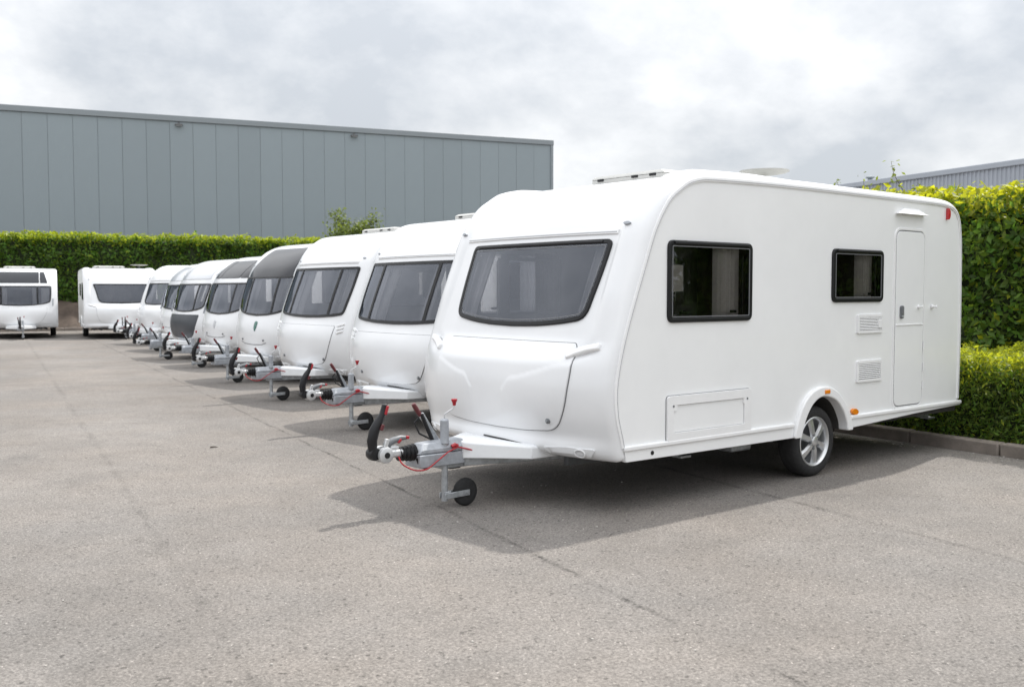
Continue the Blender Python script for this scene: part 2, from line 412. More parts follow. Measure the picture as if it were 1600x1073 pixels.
# ------------------------------------------------------------------ foliage
def leaf_mesh(name, P, Nn, size, cols, parent, aspect=.5, droop=.3):
    n = len(P); P = np.asarray(P); Nn = np.asarray(Nn); size = np.broadcast_to(np.asarray(size, float), (n,))
    rv = rng.normal(size=(n, 3)); rv /= np.linalg.norm(rv, axis=1)[:, None]
    w = Nn * .65 + rv * .95; w[:, 2] += .45; w /= np.linalg.norm(w, axis=1)[:, None]
    rv2 = rng.normal(size=(n, 3)) + Nn * .5; s = np.cross(w, rv2); s /= np.linalg.norm(s, axis=1)[:, None] + 1e-9; t = np.cross(s, w)
    L_ = size[:, None]
    base = P - t * L_ * .5; tip = P + t * L_ * .5 - w * L_ * droop * .4; m = P + w * L_ * .10
    l = m + s * L_ * aspect * .5 - w * L_ * .12; r = m - s * L_ * aspect * .5 - w * L_ * .12
    V = np.stack([base, l, tip, r], 1).reshape(-1, 3)
    me = bpy.data.meshes.new(name); me.vertices.add(4 * n); me.vertices.foreach_set('co', V.ravel())
    me.loops.add(4 * n); me.loops.foreach_set('vertex_index', np.arange(4 * n, dtype=np.int32)); me.polygons.add(n)
    me.polygons.foreach_set('loop_start', np.arange(0, 4 * n, 4, dtype=np.int32)); me.update(calc_edges=True)
    a = me.attributes.new('leafcol', 'FLOAT_COLOR', 'POINT'); c = np.concatenate([np.repeat(cols, 4, 0), np.ones((4 * n, 1))], 1); a.data.foreach_set('color', c.ravel().astype(np.float32))
    me.materials.append(MATS['leaf']); o = bpy.data.objects.new(name, me); col.objects.link(o); o.parent = parent; o['kind'] = 'stuff'; return o
def wavy(u, v, k, seed=0):
    r = np.random.default_rng(seed); s = 0
    for i in range(7):
        f = k * (1.7 ** (i * .55)); a, b, c = r.uniform(-1, 1), r.uniform(-1, 1), r.uniform(0, 6.3); s = s + np.sin(u * f * a * 2 + v * f * b * 2 + c) / (1.25 ** i)
    return s / 3
def hedge(name, a, d, nrm, length, thick, z0, z1, n, leaf, label, young=.35, seed=1, colr=(.055, .115, .022), yc=(.24, .30, .035), bump=.16, depth=.30, topb=.12, aspect=.5, front_only=True, ycut=.5):
    """a = front corner on the ground, d = along, nrm = away from the viewer's side"""
    root = empty(name, tuple(Vector(a) + d * length / 2 + nrm * thick / 2), 0); O = np.array(root.location); tag(root, label, 'hedge')
    h = z1 - z0; ar = np.array([length * h, length * thick, thick * h, thick * h]); pr = ar / ar.sum(); fc = rng.choice(4, n, p=pr)
    u = rng.uniform(0, length, n); v = rng.uniform(0, h, n); w = rng.uniform(0, thick, n)
    dn = rng.uniform(0, 1, n) ** 1.6 * depth
    D, NN = np.array(d), np.array(nrm); up = np.array([0, 0, 1.])
    b = wavy(u, v, 2.2, seed) * bump; bt = wavy(u, w, 2.6, seed + 5) * topb + wavy(u, w, 9, seed + 6) * topb * .45
    uu, vv, ww = u.copy(), v.copy(), w.copy(); nr = np.zeros((n, 3))
    k = fc == 0; ww[k] = (dn - b)[k]; nr[k] = -NN
    vv[k] = v[k] * (1 + bt[k] / h)
    k = fc == 1; vv[k] = (h - dn + bt)[k]; nr[k] = up
    k = fc == 2; uu[k] = (dn - b)[k]; nr[k] = -D
    k = fc == 3; uu[k] = (length - dn + b)[k]; nr[k] = D
    # soften the top front edge
    P = O[None] * 0 + np.array(Vector(a))[None] + uu[:, None] * D + ww[:, None] * NN + (z0 + vv)[:, None] * up
    topness = np.clip((vv - (h - ycut)) / ycut, 0, 1); outer = 1 - dn / depth
    cl = .5 + .5 * wavy(u * 1.0, v + w, 5.5, seed + 9)
    py = np.clip(young * (topness ** 1.5) * (.35 + 1.0 * outer) + .05 * outer * cl, 0, 1)
    yk = rng.uniform(0, 1, n) < py
    c = np.array(colr)[None] * rng.uniform(.55, 1.45, (n, 1)) * (1 + .35 * (cl[:, None] - .5)) * rng.uniform(.85, 1.15, (n, 3)); c[yk] = np.array(yc)[None] * rng.uniform(.6, 1.2, (yk.sum(), 1))
    leaf_mesh('foliage', P - O, nr, leaf * rng.uniform(.45, 1.5, n), c, root, aspect)
    # woody inside of the hedge
    g = .22
    c0 = Vector(a) - Vector(O) + nrm * (g + .03) + d * g; mb = MB(); V = []; nu = max(4, int(length / .4))
    for i in range(nu + 1):
        q = c0 + d * ((length - 2 * g) * i / nu); j = random.uniform(-.05, .05)
        for (ww_, zz_) in ((j, z0), (j + random.uniform(0, .08), z1 - g - random.uniform(0, .06)), (thick - 2 * g, z1 - g), (thick - 2 * g, z0)): p = q + nrm * ww_; V.append((p.x, p.y, zz_))
    F = [(i * 4 + k, (i + 1) * 4 + k, (i + 1) * 4 + (k + 1) % 4, i * 4 + (k + 1) % 4) for i in range(nu) for k in range(4)] + [(0, 1, 2, 3), tuple(nu * 4 + k for k in (3, 2, 1, 0))]
    mb.add(V, F).build('branch_core', 'hedge_core', root, smooth=None)
    return root
hb = HK + HN * 2.05
hedge('far_hedge', hb - HD * 14, HD, HN, 38, 1.4, 1.0, 4.0, 62000, .15, 'long clipped green hedge with bright tops below the big grey building', young=.8, seed=3, ycut=.6, bump=.26, topb=.2, colr=(.10, .185, .032), yc=(.30, .38, .04))
ha = KA + KN * 2.2 + KD * 1.0
hedge('tall_hedge', ha, KD, KN, 10.5, 1.5, .05, 2.84, 72000, .098, 'tall broad leaved hedge with yellow green top behind the nearest caravan', young=.8, seed=11, bump=.30, depth=.42, topb=.17, ycut=.55, colr=(.12, .205, .04), yc=(.36, .40, .035))
hl = KA + KN * .22 + KD * 2.5
hedge('low_hedge', hl, KD, KN, 9.5, 1.3, .06, .98, 95000, .055, 'low clipped yew like hedge along the kerb at the right edge', young=1.0, seed=21, bump=.13, depth=.24, topb=.12, aspect=.34, ycut=.40, colr=(.135, .215, .042), yc=(.38, .44, .045))
# hedge across the yard behind the camera: seen only as the dark band mirrored in the side windows
bh = Vector((36, -18, 0)); bd = Vector((-.80, -.60, 0)); bn = Vector((.6, -.8, 0))
hedge('yard_hedge', bh, bd, bn, 45, 1.6, 0, 3.4, 9000, .5, 'hedge across the yard mirrored in the side windows of the nearest caravan', seed=31)

def tree(name, loc, h, rad, n, leaf, label, colr, zc=.68, seed=5):
    root = empty(name, loc); tag(root, label, 'tree'); r = np.random.default_rng(seed); mb = MB()
    mb.tube([(0, 0, -.1), (.03, .02, h * .2), (-.02, .05, h * .4), (.02, 0, h * .62), (0, .02, h * .9)], [.09, .075, .06, .04, .012], 8)
    P = []
    for i in range(26):
        a = r.uniform(0, 6.28); z0 = h * r.uniform(.3, .8); ln = rad * r.uniform(.5, 1.05) * (1 - .5 * max(0, z0 / h - .5)); e = r.uniform(.3, 1.1)
        p0 = Vector((0, 0, z0)); p2 = p0 + Vector((math.cos(a) * ln, math.sin(a) * ln, ln * e)); p2.z = min(p2.z, h * 1.0); p1 = p0.lerp(p2, .5) + Vector((0, 0, .06))
        mb.tube([p0, p1, p2], [.028, .018, .006], 5)
        for k in range(n // 26):
            t = r.uniform(.25, 1.12); q = p0.lerp(p2, t) + Vector(r.normal(size=3)) * .16 * rad * 1.0; P.append(tuple(q))
    mb.build('trunk', 'bark', root); P = np.array(P); nn = P - np.array([0, 0, h * .6]); nn /= np.linalg.norm(nn, axis=1)[:, None]
    c = np.array(colr)[None] * r.uniform(.55, 1.5, (len(P), 1)); leaf_mesh('crown', P, nn, leaf * r.uniform(.6, 1.3, len(P)), c, root)
tree('young_tree', (-6.0, 38, 0), 4.62, 1.05, 9000, .14, 'young tree top showing above a caravan roof before the grey building', (.12, .165, .05))
def shoots():
    """tall thin shoots growing out of the tall hedge"""
    root = empty('wild_shoots', tuple(hero(-4.6, 1.0, 2.6))); tag(root, 'thin leafy shoots rising above the tall hedge before the ribbed building', 'shrub'); mb = MB(); P = []
    r = np.random.default_rng(3); O = Vector(root.location)
    for i in range(20):
        u = r.uniform(1.2, 8.0); b = ha + KD * u + KN * r.uniform(.3, 1.2) + Vector((0, 0, 2.7)); hh = r.uniform(.3, .62) * (1.25 if 3.0 < u < 4.4 else .9)
        lean = Vector((r.normal() * .12, r.normal() * .12, hh)); p = [b - O + lean * t + Vector((r.normal() * .015, r.normal() * .015, 0)) for t in (0, .4, .75, 1)]
        MB().tube(p, [.007, .005, .004, .002], 4).build('stem', 'bark', root)
        for k in range(26):
            t = r.uniform(.15, 1.05); q = (b - O) + lean * t + Vector(r.normal(size=3)) * .05; P.append(tuple(q))
    P = np.array(P); nn = r.normal(size=P.shape); nn /= np.linalg.norm(nn, axis=1)[:, None]
    c = np.array((.15, .20, .04))[None] * r.uniform(.6, 1.4, (len(P), 1)); leaf_mesh('leaves', P, nn, .07 * r.uniform(.6, 1.3, len(P)), c, root)
shoots()

# ------------------------------------------------------------------ buildings
def grey_building():
    A0 = Vector((-25.13, 48.9, 0)); D = Vector((.92, .392, 0)).normalized(); H = 10.68; NP = 26; Wd = 29.9 / 26
    off = -9; root = empty('warehouse', A0, math.atan2(D.y, D.x)); tag(root, 'large flat grey panelled warehouse rising behind the hedge', 'building')
    x0 = off * Wd; x1 = NP * Wd
    MB().box(((x0 + x1) / 2, 15.12, H / 2 - .06), (x1 - x0 - .06, 30, H - .12)).build('core', 'joint', root, smooth=None)
    me = None
    for i in range(off, NP):
        if me is None: o = MB().box((0, 0, (H - .3) / 2), (Wd - .012, .10, H - .3)).build('wall_panel', 'cladding', root, bev=.008, segs=1); me = o.data
        else:
            o = bpy.data.objects.new('wall_panel', me); col.objects.link(o); o.parent = root
        o.location = ((i + .5) * Wd, .06 + random.uniform(-.004, .004), 0)
    m2 = None
    for i in range(26):
        if m2 is None: o = MB().box((0, 0, (H - .3) / 2), (.10, Wd - .012, H - .3)).build('wall_panel', 'cladding', root, bev=.008, segs=1); m2 = o.data
        else: o = bpy.data.objects.new('wall_panel', m2); col.objects.link(o); o.parent = root
        o.location = (x1 + .03, .3 + (i + .5) * Wd, 0)
    MB().box(((x0 + x1) / 2, .04, H - .14), (x1 - x0 + .24, .22, .30)).box((x1 + .06, 15, H - .143), (.22, 30, .30)).build('roof_flashing', 'flashing', root, bev=.02)
    MB().box((x1 + .03, .02, (H - .3) / 2), (.16, .16, H - .32)).build('corner_trim', 'flashing', root, bev=.01)
    for xx in (284, 555):
        t = (xx - 0) / 861.; s = (xx / 1556. * 48.9 / (D.x - (xx - 800) / 1556. * D.y) )
        l = MB().box((s, -.08, H - .46), (.38, .20, .09)).build('floodlight', 'lamp_body', root, bev=.02)
        MB().box((0, 0, 0), (.32, .13, .02)).build('lamp_lens', 'lamp_glass', l).location = (s, -.10, H - .512)
        MB().box((0, 0, 0), (.10, .10, .20)).build('bracket', 'lamp_body', l).location = (s, .0, H - .40)
grey_building()
def ribbed_building():
    A0 = Vector((22.9, 69.8, 0)); D = Vector((.393, -.92, 0)).normalized(); H = 9.0; root = empty('ribbed_warehouse', A0, math.atan2(D.y, D.x))
    tag(root, 'pale ribbed metal building with sloping roofline above the tall hedge', 'building')
    Lx0, Lx1 = -14, 34; pitch = .30; mb = MB(); V = []; n = 0
    prof = []
    x = Lx0
    while x < Lx1:
        for dx, y in ((0, 0), (.17, 0), (.20, -.06), (.27, -.06)): prof.append((x + dx, y))
        x += pitch
    for (px, py) in prof: V += [(px, py, 0), (px, py, H - .25)]
    mb.add(V, [(2 * i, 2 * i + 2, 2 * i + 3, 2 * i + 1) for i in range(len(prof) - 1)]); mb.build('ribbed_wall', 'ribbed_steel', root, smooth=None)
    MB().box(((Lx0 + Lx1) / 2, 10.2, H / 2 - .2), (Lx1 - Lx0 - .1, 20, H - .45)).build('core', 'joint', root, smooth=None)
    MB().box(((Lx0 + Lx1) / 2, .0, H - .15), (Lx1 - Lx0 + .2, .3, .34)).build('roof_edge', 'ribbed_steel', root, bev=.03)
    MB().lathe([(.16, 0), (.16, .55), (.30, .58), (.30, .66), (.05, .72)], (1.3, 1.4, H - .2), 'z', 14).build('roof_cowl', 'flashing', root)
ribbed_building()

# ------------------------------------------------------------------ caravans
HW = 1.16; BX = 3.0
PROF = {
 'A': [(2.36, .385), (2.42, .40), (2.461, .542), (2.505, .70), (2.52, .86), (2.507, 1.0), (2.454, 1.219), (2.36, 1.487), (2.233, 1.805), (2.117, 2.082), (1.97, 2.296), (1.832, 2.398), (1.727, 2.455), (1.6, 2.487), (1.45, 2.5)],
 'C': [(2.33, .385), (2.40, .41), (2.47, .60), (2.50, .80), (2.485, 1.0), (2.44, 1.25), (2.36, 1.55), (2.255, 1.85), (2.12, 2.11), (1.93, 2.31), (1.66, 2.44), (1.3, 2.497)]}
def bowA(z): return .10 + .10 * (1 - ss(1.05, 1.27, z)) + .05 * (1 - ss(.46, .56, z)) - .09 * (1 - ss(.385, .44, z)) - .06 * ss(2.1, 2.45, z)
def bowC(z): return .16 + .06 * (1 - ss(.9, 1.3, z)) - .08 * (1 - ss(.385, .55, z)) - .12 * ss(1.9, 2.4, z)
def bowB(z): return .14 + .05 * (1 - ss(.95, 1.2, z)) - .08 * (1 - ss(.385, .55, z)) - .14 * ss(2.0, 2.45, z)
BOW = {'A': bowA, 'B': bowB, 'C': bowC}
def dentA(y, z):
    a = abs(y)
    return -.034 * math.exp(-((a - .915) / .085) ** 2 - ((z - (1.176 + .30 * (a - .9))) / .038) ** 2) if a > .6 else 0
def creaseA(y, z):
    a = abs(y); zl = .955 + .12 * ss(.25, .85, a) - .10 * (1 - ss(.17, .30, a))
    return .0065 * ss(.175, .205, a) * (1 - ss(zl - .016, zl + .006, z)) * ss(.62, .86, z)

class Van:
    def __init__(s, cfg):
        s.c = cfg; s.style = cfg.get('style', 'A'); s.pr = PROF['C' if s.style == 'C' else 'A']; s.bow = BOW[s.style]; s.len = cfg.get('rear', -2.48)
        s.zz = [p[1] for p in s.pr]; s.xx = [p[0] for p in s.pr]; s.sculpt = dentA if s.style == 'A' else (lambda y, z: 0)
        cc = catmull(s.pr, .02); s.fx = np.array([p.x for p in cc]); s.fz = np.maximum.accumulate(np.array([p.y for p in cc]))
    def S(s, y, z): return float(np.interp(z, s.fz, s.fx)) + s.bow(z) * (1 - min(1, abs(y / HW)) ** BX) + s.sculpt(y, z)
    def front(s, y, z, off=0.):
        e = .006; x = s.S(y, z); n = Vector((1, -(s.S(y + e, z) - s.S(y - e, z)) / (2 * e), -(s.S(y, z + e) - s.S(y, z - e)) / (2 * e))).normalized()
        return Vector((x, y, z)) + n * off
    def profile(s):
        r = s.len
        pts = s.pr + [(s.pr[-1][0] - .6, 2.512), (0, 2.515), (r + .9, 2.508), (r + .42, 2.5), (r + .2, 2.462), (r + .085, 2.36), (r + .035, 2.2), (r + .012, 1.9), (r, 1.2), (r + .012, .46)]
        return catmull(pts, .03)

def side_map(sg):
    if sg > 0: return lambda u, v, o: Vector((u, HW + o, v))
    return lambda u, v, o: Vector((u, -HW - o, v))
ARCH_OUT = [(.385, .372), (.375, .43), (.30, .60), (.20, .71), (.08, .768), (-.06, .782), (-.20, .745), (-.33, .65), (-.43, .52), (-.478, .43), (-.482, .372)]
ARCH_IN = [(-.40, .372), (-.385, .45), (-.32, .56), (-.22, .65), (-.08, .695), (.03, .69), (.13, .64), (.21, .55), (.265, .44), (.285, .372)]

_sm = lambda p: [tuple(q) for q in catmull(p, .03)]
ARCH_OUT = _sm(ARCH_OUT); ARCH_IN = _sm(ARCH_IN)
def body(v, root, front_hole, side_holes, res):
    prof = v.profile(); n = len(prof)
    nrm = []
    for i in range(n):
        t = prof[min(i + 1, n - 1)] - prof[max(i - 1, 0)]; t.normalize(); nrm.append(Vector((t.y, -t.x)))
    # outward normals (front +x, roof +z)
    nrm = [q if (q.x * (1 if prof[i].x > 0 else -1) + q.y * (1 if prof[i].y > 2.3 else 0)) > 0 else -q for i, q in enumerate(nrm)]
    ys = [i * res for i in range(int(.84 / res) + 1)] + [.865, .89, .91, .93, .95, .98, 1.01, 1.05, 1.09, 1.11, 1.122, 1.134, 1.144, 1.153, 1.158, 1.16]
    ys = [-y for y in ys[::-1]] + ys[1:]; m = len(ys); V = []
    r = .05; rid = .03 if v.style == 'A' else 0
    for i, p in enumerate(prof):
        isf = p.x > .3
        for y in ys:
            a = abs(y); b = v.bow(p.y) * (1 - min(1, a / HW) ** BX) if (isf and p.y < 2.46) else 0
            if isf and p.y >= 2.40: b *= max(0, ss(1.35, 1.75, p.x)) if v.style != 'C' else ss(1.0, 1.5, p.x)
            if isf and p.y < 1.4: b += v.sculpt(y, p.y)
            o = rid * ss(.91, .98, a) * (1 - ss(1.05, 1.155, a)) * (ss(1.2, 1.6, p.y) if p.x > .2 else 1) * (1 if p.x > 0 else .35 + .65 * ss(-.5, 0, p.x)) * (0 if p.x < -1.9 and p.y < 2.4 else 1)
            if p.x < .9 and p.y > 2.4: o *= .35 + .65 * ss(.2, .9, p.x)
            crown = .02 * (1 - (a / HW) ** 2) if p.y > 2.4 and not isf else 0
            e = a - (HW - r); o -= (r - math.sqrt(max(0, r * r - e * e))) if e > 0 else 0
            V.append((p.x + b + nrm[i].x * o, y, p.y + nrm[i].y * o + crown))
    F = []
    hole = inset(front_hole, .012) if front_hole else None; ok = None
    if hole:
        q = np.array([(w[1], w[2]) for w in V]); ok = inside(q, hole) & (np.array([w[0] for w in V]) > 1)
    for i in range(n - 1):
        for j in range(m - 1):
            f = (i * m + j, i * m + j + 1, (i + 1) * m + j + 1, (i + 1) * m + j)
            if hole and all(ok[k] for k in f): continue
            F.append(f)
    o = MB().add(V, F).build('body_shell', 'gelcoat', root, smooth=50, recalc=False)
    # flat side walls inside the corner rounding, cut for windows and wheel arch
    pin = [(p.x - nrm[i].x * r * .96, p.y - nrm[i].y * r * .96) for i, p in enumerate(prof)]
    pin = [q for q in pin if q[1] > .47]
    bot = pin[-1][0]; fr = pin[0][0]
    out = pin[::2] + [pin[-1]]
    out = out + [(out[-1][0], .46), (-.475, .46)] + [q for q in ARCH_OUT[::-1] if q[1] > .47] + [(.372, .46), (out[0][0] - .004, .46)]
    for sg in (1, -1):
        patch(out, side_holes, side_map(sg), -.002, -.028, back=True).build('side_panel', 'side_paint', root, smooth=30)
    # edge rail along the side outline
    path = [Vector((q[0], q[1])) for q in pin[::2]]
    for sg in (1, -1):
        for (dd, w, off, mat, nm) in ((0, .036, .010, 'white_plastic', 'edge_rail'), (.004, .006, .0125, 'pale_seal', 'rail_insert')):
            V = []; k = len(path)
            for i in range(k):
                t = (path[min(i + 1, k - 1)] - path[max(i - 1, 0)]).normalized(); nn = Vector((t.y, -t.x)); nn = nn if nn.dot(path[i] - Vector((0, 1.4))) > 0 else -nn
                for (a, b) in ((-w / 2, -.03), (-w / 2, off * .7), (-w / 4, off), (w / 4, off), (w / 2, off * .7), (w / 2, -.03)):
                    q = path[i] + nn * (a - .006 - dd); V.append((q.x, sg * (HW + b), q.y))
            F = [(i * 6 + a, i * 6 + a + 1, (i + 1) * 6 + a + 1, (i + 1) * 6 + a) for i in range(k - 1) for a in range(5)]
            MB().add(V, F).build(nm, mat, root, smooth=50)
    # skirt rails below the side panel
    rr = v.len + .015
    for sg in (1, -1):
        for pts in ([(fr - .01, .50), (fr - .03, .385), (.373, .374), (.373, .50)], [(-.48, .50), (-.484, .385), (-1.6, .43), (rr, .452), (rr, .50)]):
            patch(pts, [], side_map(sg), .008, -.03, back=True).build('skirt', 'side_paint', root, smooth=30, bev=.004)
        for (a, b) in ((fr - .005, .378), (-.478, rr)):
            MB().box(((a + b) / 2, sg * (HW + .008), .482), (abs(a - b), .03, .034)).build('side_trim', 'white_plastic', root, bev=.008)
        aro = densify(ARCH_OUT, .04); ari = densify(ARCH_IN, .04)
        patch(ARCH_OUT + ARCH_IN, [], side_map(sg), .034, -.06).build('wheel_arch', 'white_plastic', root, smooth=40, bev=.012, segs=3)
        mb = MB(); k = len(ARCH_IN); V = []
        for (a, b) in ARCH_IN: V += [(a, sg * (HW - .061), b), (a, sg * (HW - .34), b)]
        mb.add(V, [(2 * i, 2 * i + 2, 2 * i + 3, 2 * i + 1) for i in range(k - 1)] + [tuple(2 * i + 1 for i in range(k))]); mb.build('wheel_well', 'underbody', root, smooth=40)
    # floor and chassis
    fl = [(2.28, HW - .04), (.40, HW - .04), (.40, .77), (-.50, .77), (-.50, HW - .04), (v.len + .03, HW - .04)]
    MB().prism(fl + [(a, -b) for a, b in fl[::-1]], .39, .46, 'z').build('floor', 'underbody', root, smooth=None)
    for sg in (1, -1):
        MB().bar((2.45, sg * .62, .36), (-1.9, sg * .78, .36), .05, .12).build('chassis_rail', 'chassis', root, bev=.006)
    MB().tube([(0, -.85, .30), (0, .85, .30)], .05, 12).build('axle', 'chassis', root)
    for sx in (1.9, -1.95):
        for sg in (1, -1):
            MB().bar((sx, sg * .82, .39), (sx - .5, sg * .82, .30), .04, .05).box((sx - .52, sg * .82, .285), (.12, .10, .02)).build('corner_steady', 'galvanised', root, bev=.004)
    return o

def wheel(root, y, sg, R0=.305):
    w = .185; yo = y * 1.0
    t = MB().lathe([(.205, -w * .42), (.225, -w * .5), (.27, -w * .5), (R0 - .012, -w * .42), (R0, -w * .30), (R0, w * .30), (R0 - .012, w * .42), (.27, w * .5), (.225, w * .5), (.205, w * .42)], (0, y, R0), 'y', 44, closed=True)
    wh = t.build('wheel', 'tyre', root, smooth=40)
    f = sg * w * .40
    MB().lathe([(.216, f + sg * .012), (.208, f + sg * .016), (.196, f + sg * .006), (.188, f - sg * .03), (.18, -f), (.2, -f), (.21, f)], (0, y, R0), 'y', 44, closed=True).build('rim', 'alloy', wh, smooth=40)
    MB().lathe([(.19, -.01), (.19, .01)], (0, y - sg * .045, R0), 'y', 30).build('brake_drum', 'chassis', wh)
    for k in range(6):
        a = k * math.pi / 3 + .35; ca, sa = math.cos(a), math.sin(a); V = []
        for (rr, hw_, yy) in ((.03, .026, .018), (.07, .027, .022), (.13, .029, .016), (.195, .040, .002)):
            for (s_, dy) in ((-1, -.022), (-.62, 0), (.62, 0), (1, -.022)):
                V.append((rr * ca - s_ * hw_ * sa, y + f + sg * (yy + dy - .008), R0 + rr * sa + s_ * hw_ * ca))
        F = [(i * 4 + j, i * 4 + j + 1, (i + 1) * 4 + j + 1, (i + 1) * 4 + j) for i in range(3) for j in range(3)]
        MB().add(V, F).build('spoke', 'alloy', wh, smooth=30)
    MB().lathe([(.044, f + sg * .0), (.044, f + sg * .016), (.036, f + sg * .022), (.012, f + sg * .024)], (0, y, R0), 'y', 24).build('hub_cap', 'alloy', wh, smooth=40)
    for k in range(5):
        a = k * 2 * math.pi / 5; MB().lathe([(.011, f), (.011, f + sg * .020), (.007, f + sg * .022)], (.06 * math.cos(a), y, R0 + .06 * math.sin(a)), 'y', 8).build('wheel_bolt', 'grey_plastic', wh)
    return wh

def side_window(root, x0, x1, z0, z1, sg, full=True):
    mp = side_map(sg); fr = rrect(x0, x1, z0, z1, .06, 6); inn = inset(fr, .036)
    w = patch(fr, [inn], mp, .016, -.03).build('side_window', 'rubber', root, smooth=40, bev=.008, segs=3)
    pane = inset(fr, .034)
    patch(inset(fr, .026), [], mp, .013, .004).build('pane', 'dark_acrylic', w, smooth=40, bev=.006, segs=2)
    if full:
        MB().box(((x0 + x1) / 2, sg * (HW + .021), z1 - .018), (x1 - x0 - .12, .016, .018)).build('hinge_rail', 'black_plastic', w, bev=.004)
        patch(inset(fr, .040), [inset(fr, .047)], mp, .0165, .013).build('pane_edge_highlight', 'seal_gap_grey', w, smooth=40)  # thin lighter ring painting the highlight along the pane's inner edge
        for xx in (x0 + .2 * (x1 - x0), x1 - .2 * (x1 - x0)):
            MB().box((xx, sg * (HW - .02), z0 + .075), (.05, .03, .022)).build('catch', 'black_plastic', w, bev=.004)
        MB().tube([(x0 + .085, sg * (HW - .025), z0 + .16), (x0 + .085, sg * (HW - .025), z1 - .22)], .006, 8).build('stay', 'silver_cast', w)
        MB().tube([(x0 + .085, sg * (HW - .025), z0 + .06), (x0 + .085, sg * (HW - .025), z1 - .10)], .010, 8).build('stay_arm', 'black_plastic', w)
        # hanging curtain just inside
        V = []; nn = 24; ca, cb = x0 + .06, x0 + .06 + .30 * (x1 - x0)
        for i in range(nn + 1):
            xx = ca + (cb - ca) * i / nn; yy = sg * (HW - .085 + .016 * math.sin(i * 1.5)); V += [(xx, yy, z0 - .05), (xx, yy, z1 - .02)]
        MB().add(V, [(2 * i, 2 * i + 2, 2 * i + 3, 2 * i + 1) for i in range(nn)]).build('curtain', 'curtain', w, smooth=80)
    return w

def halfsym(h): return h + [(-a, b) for a, b in h[::-1] if abs(a) > 1e-6]

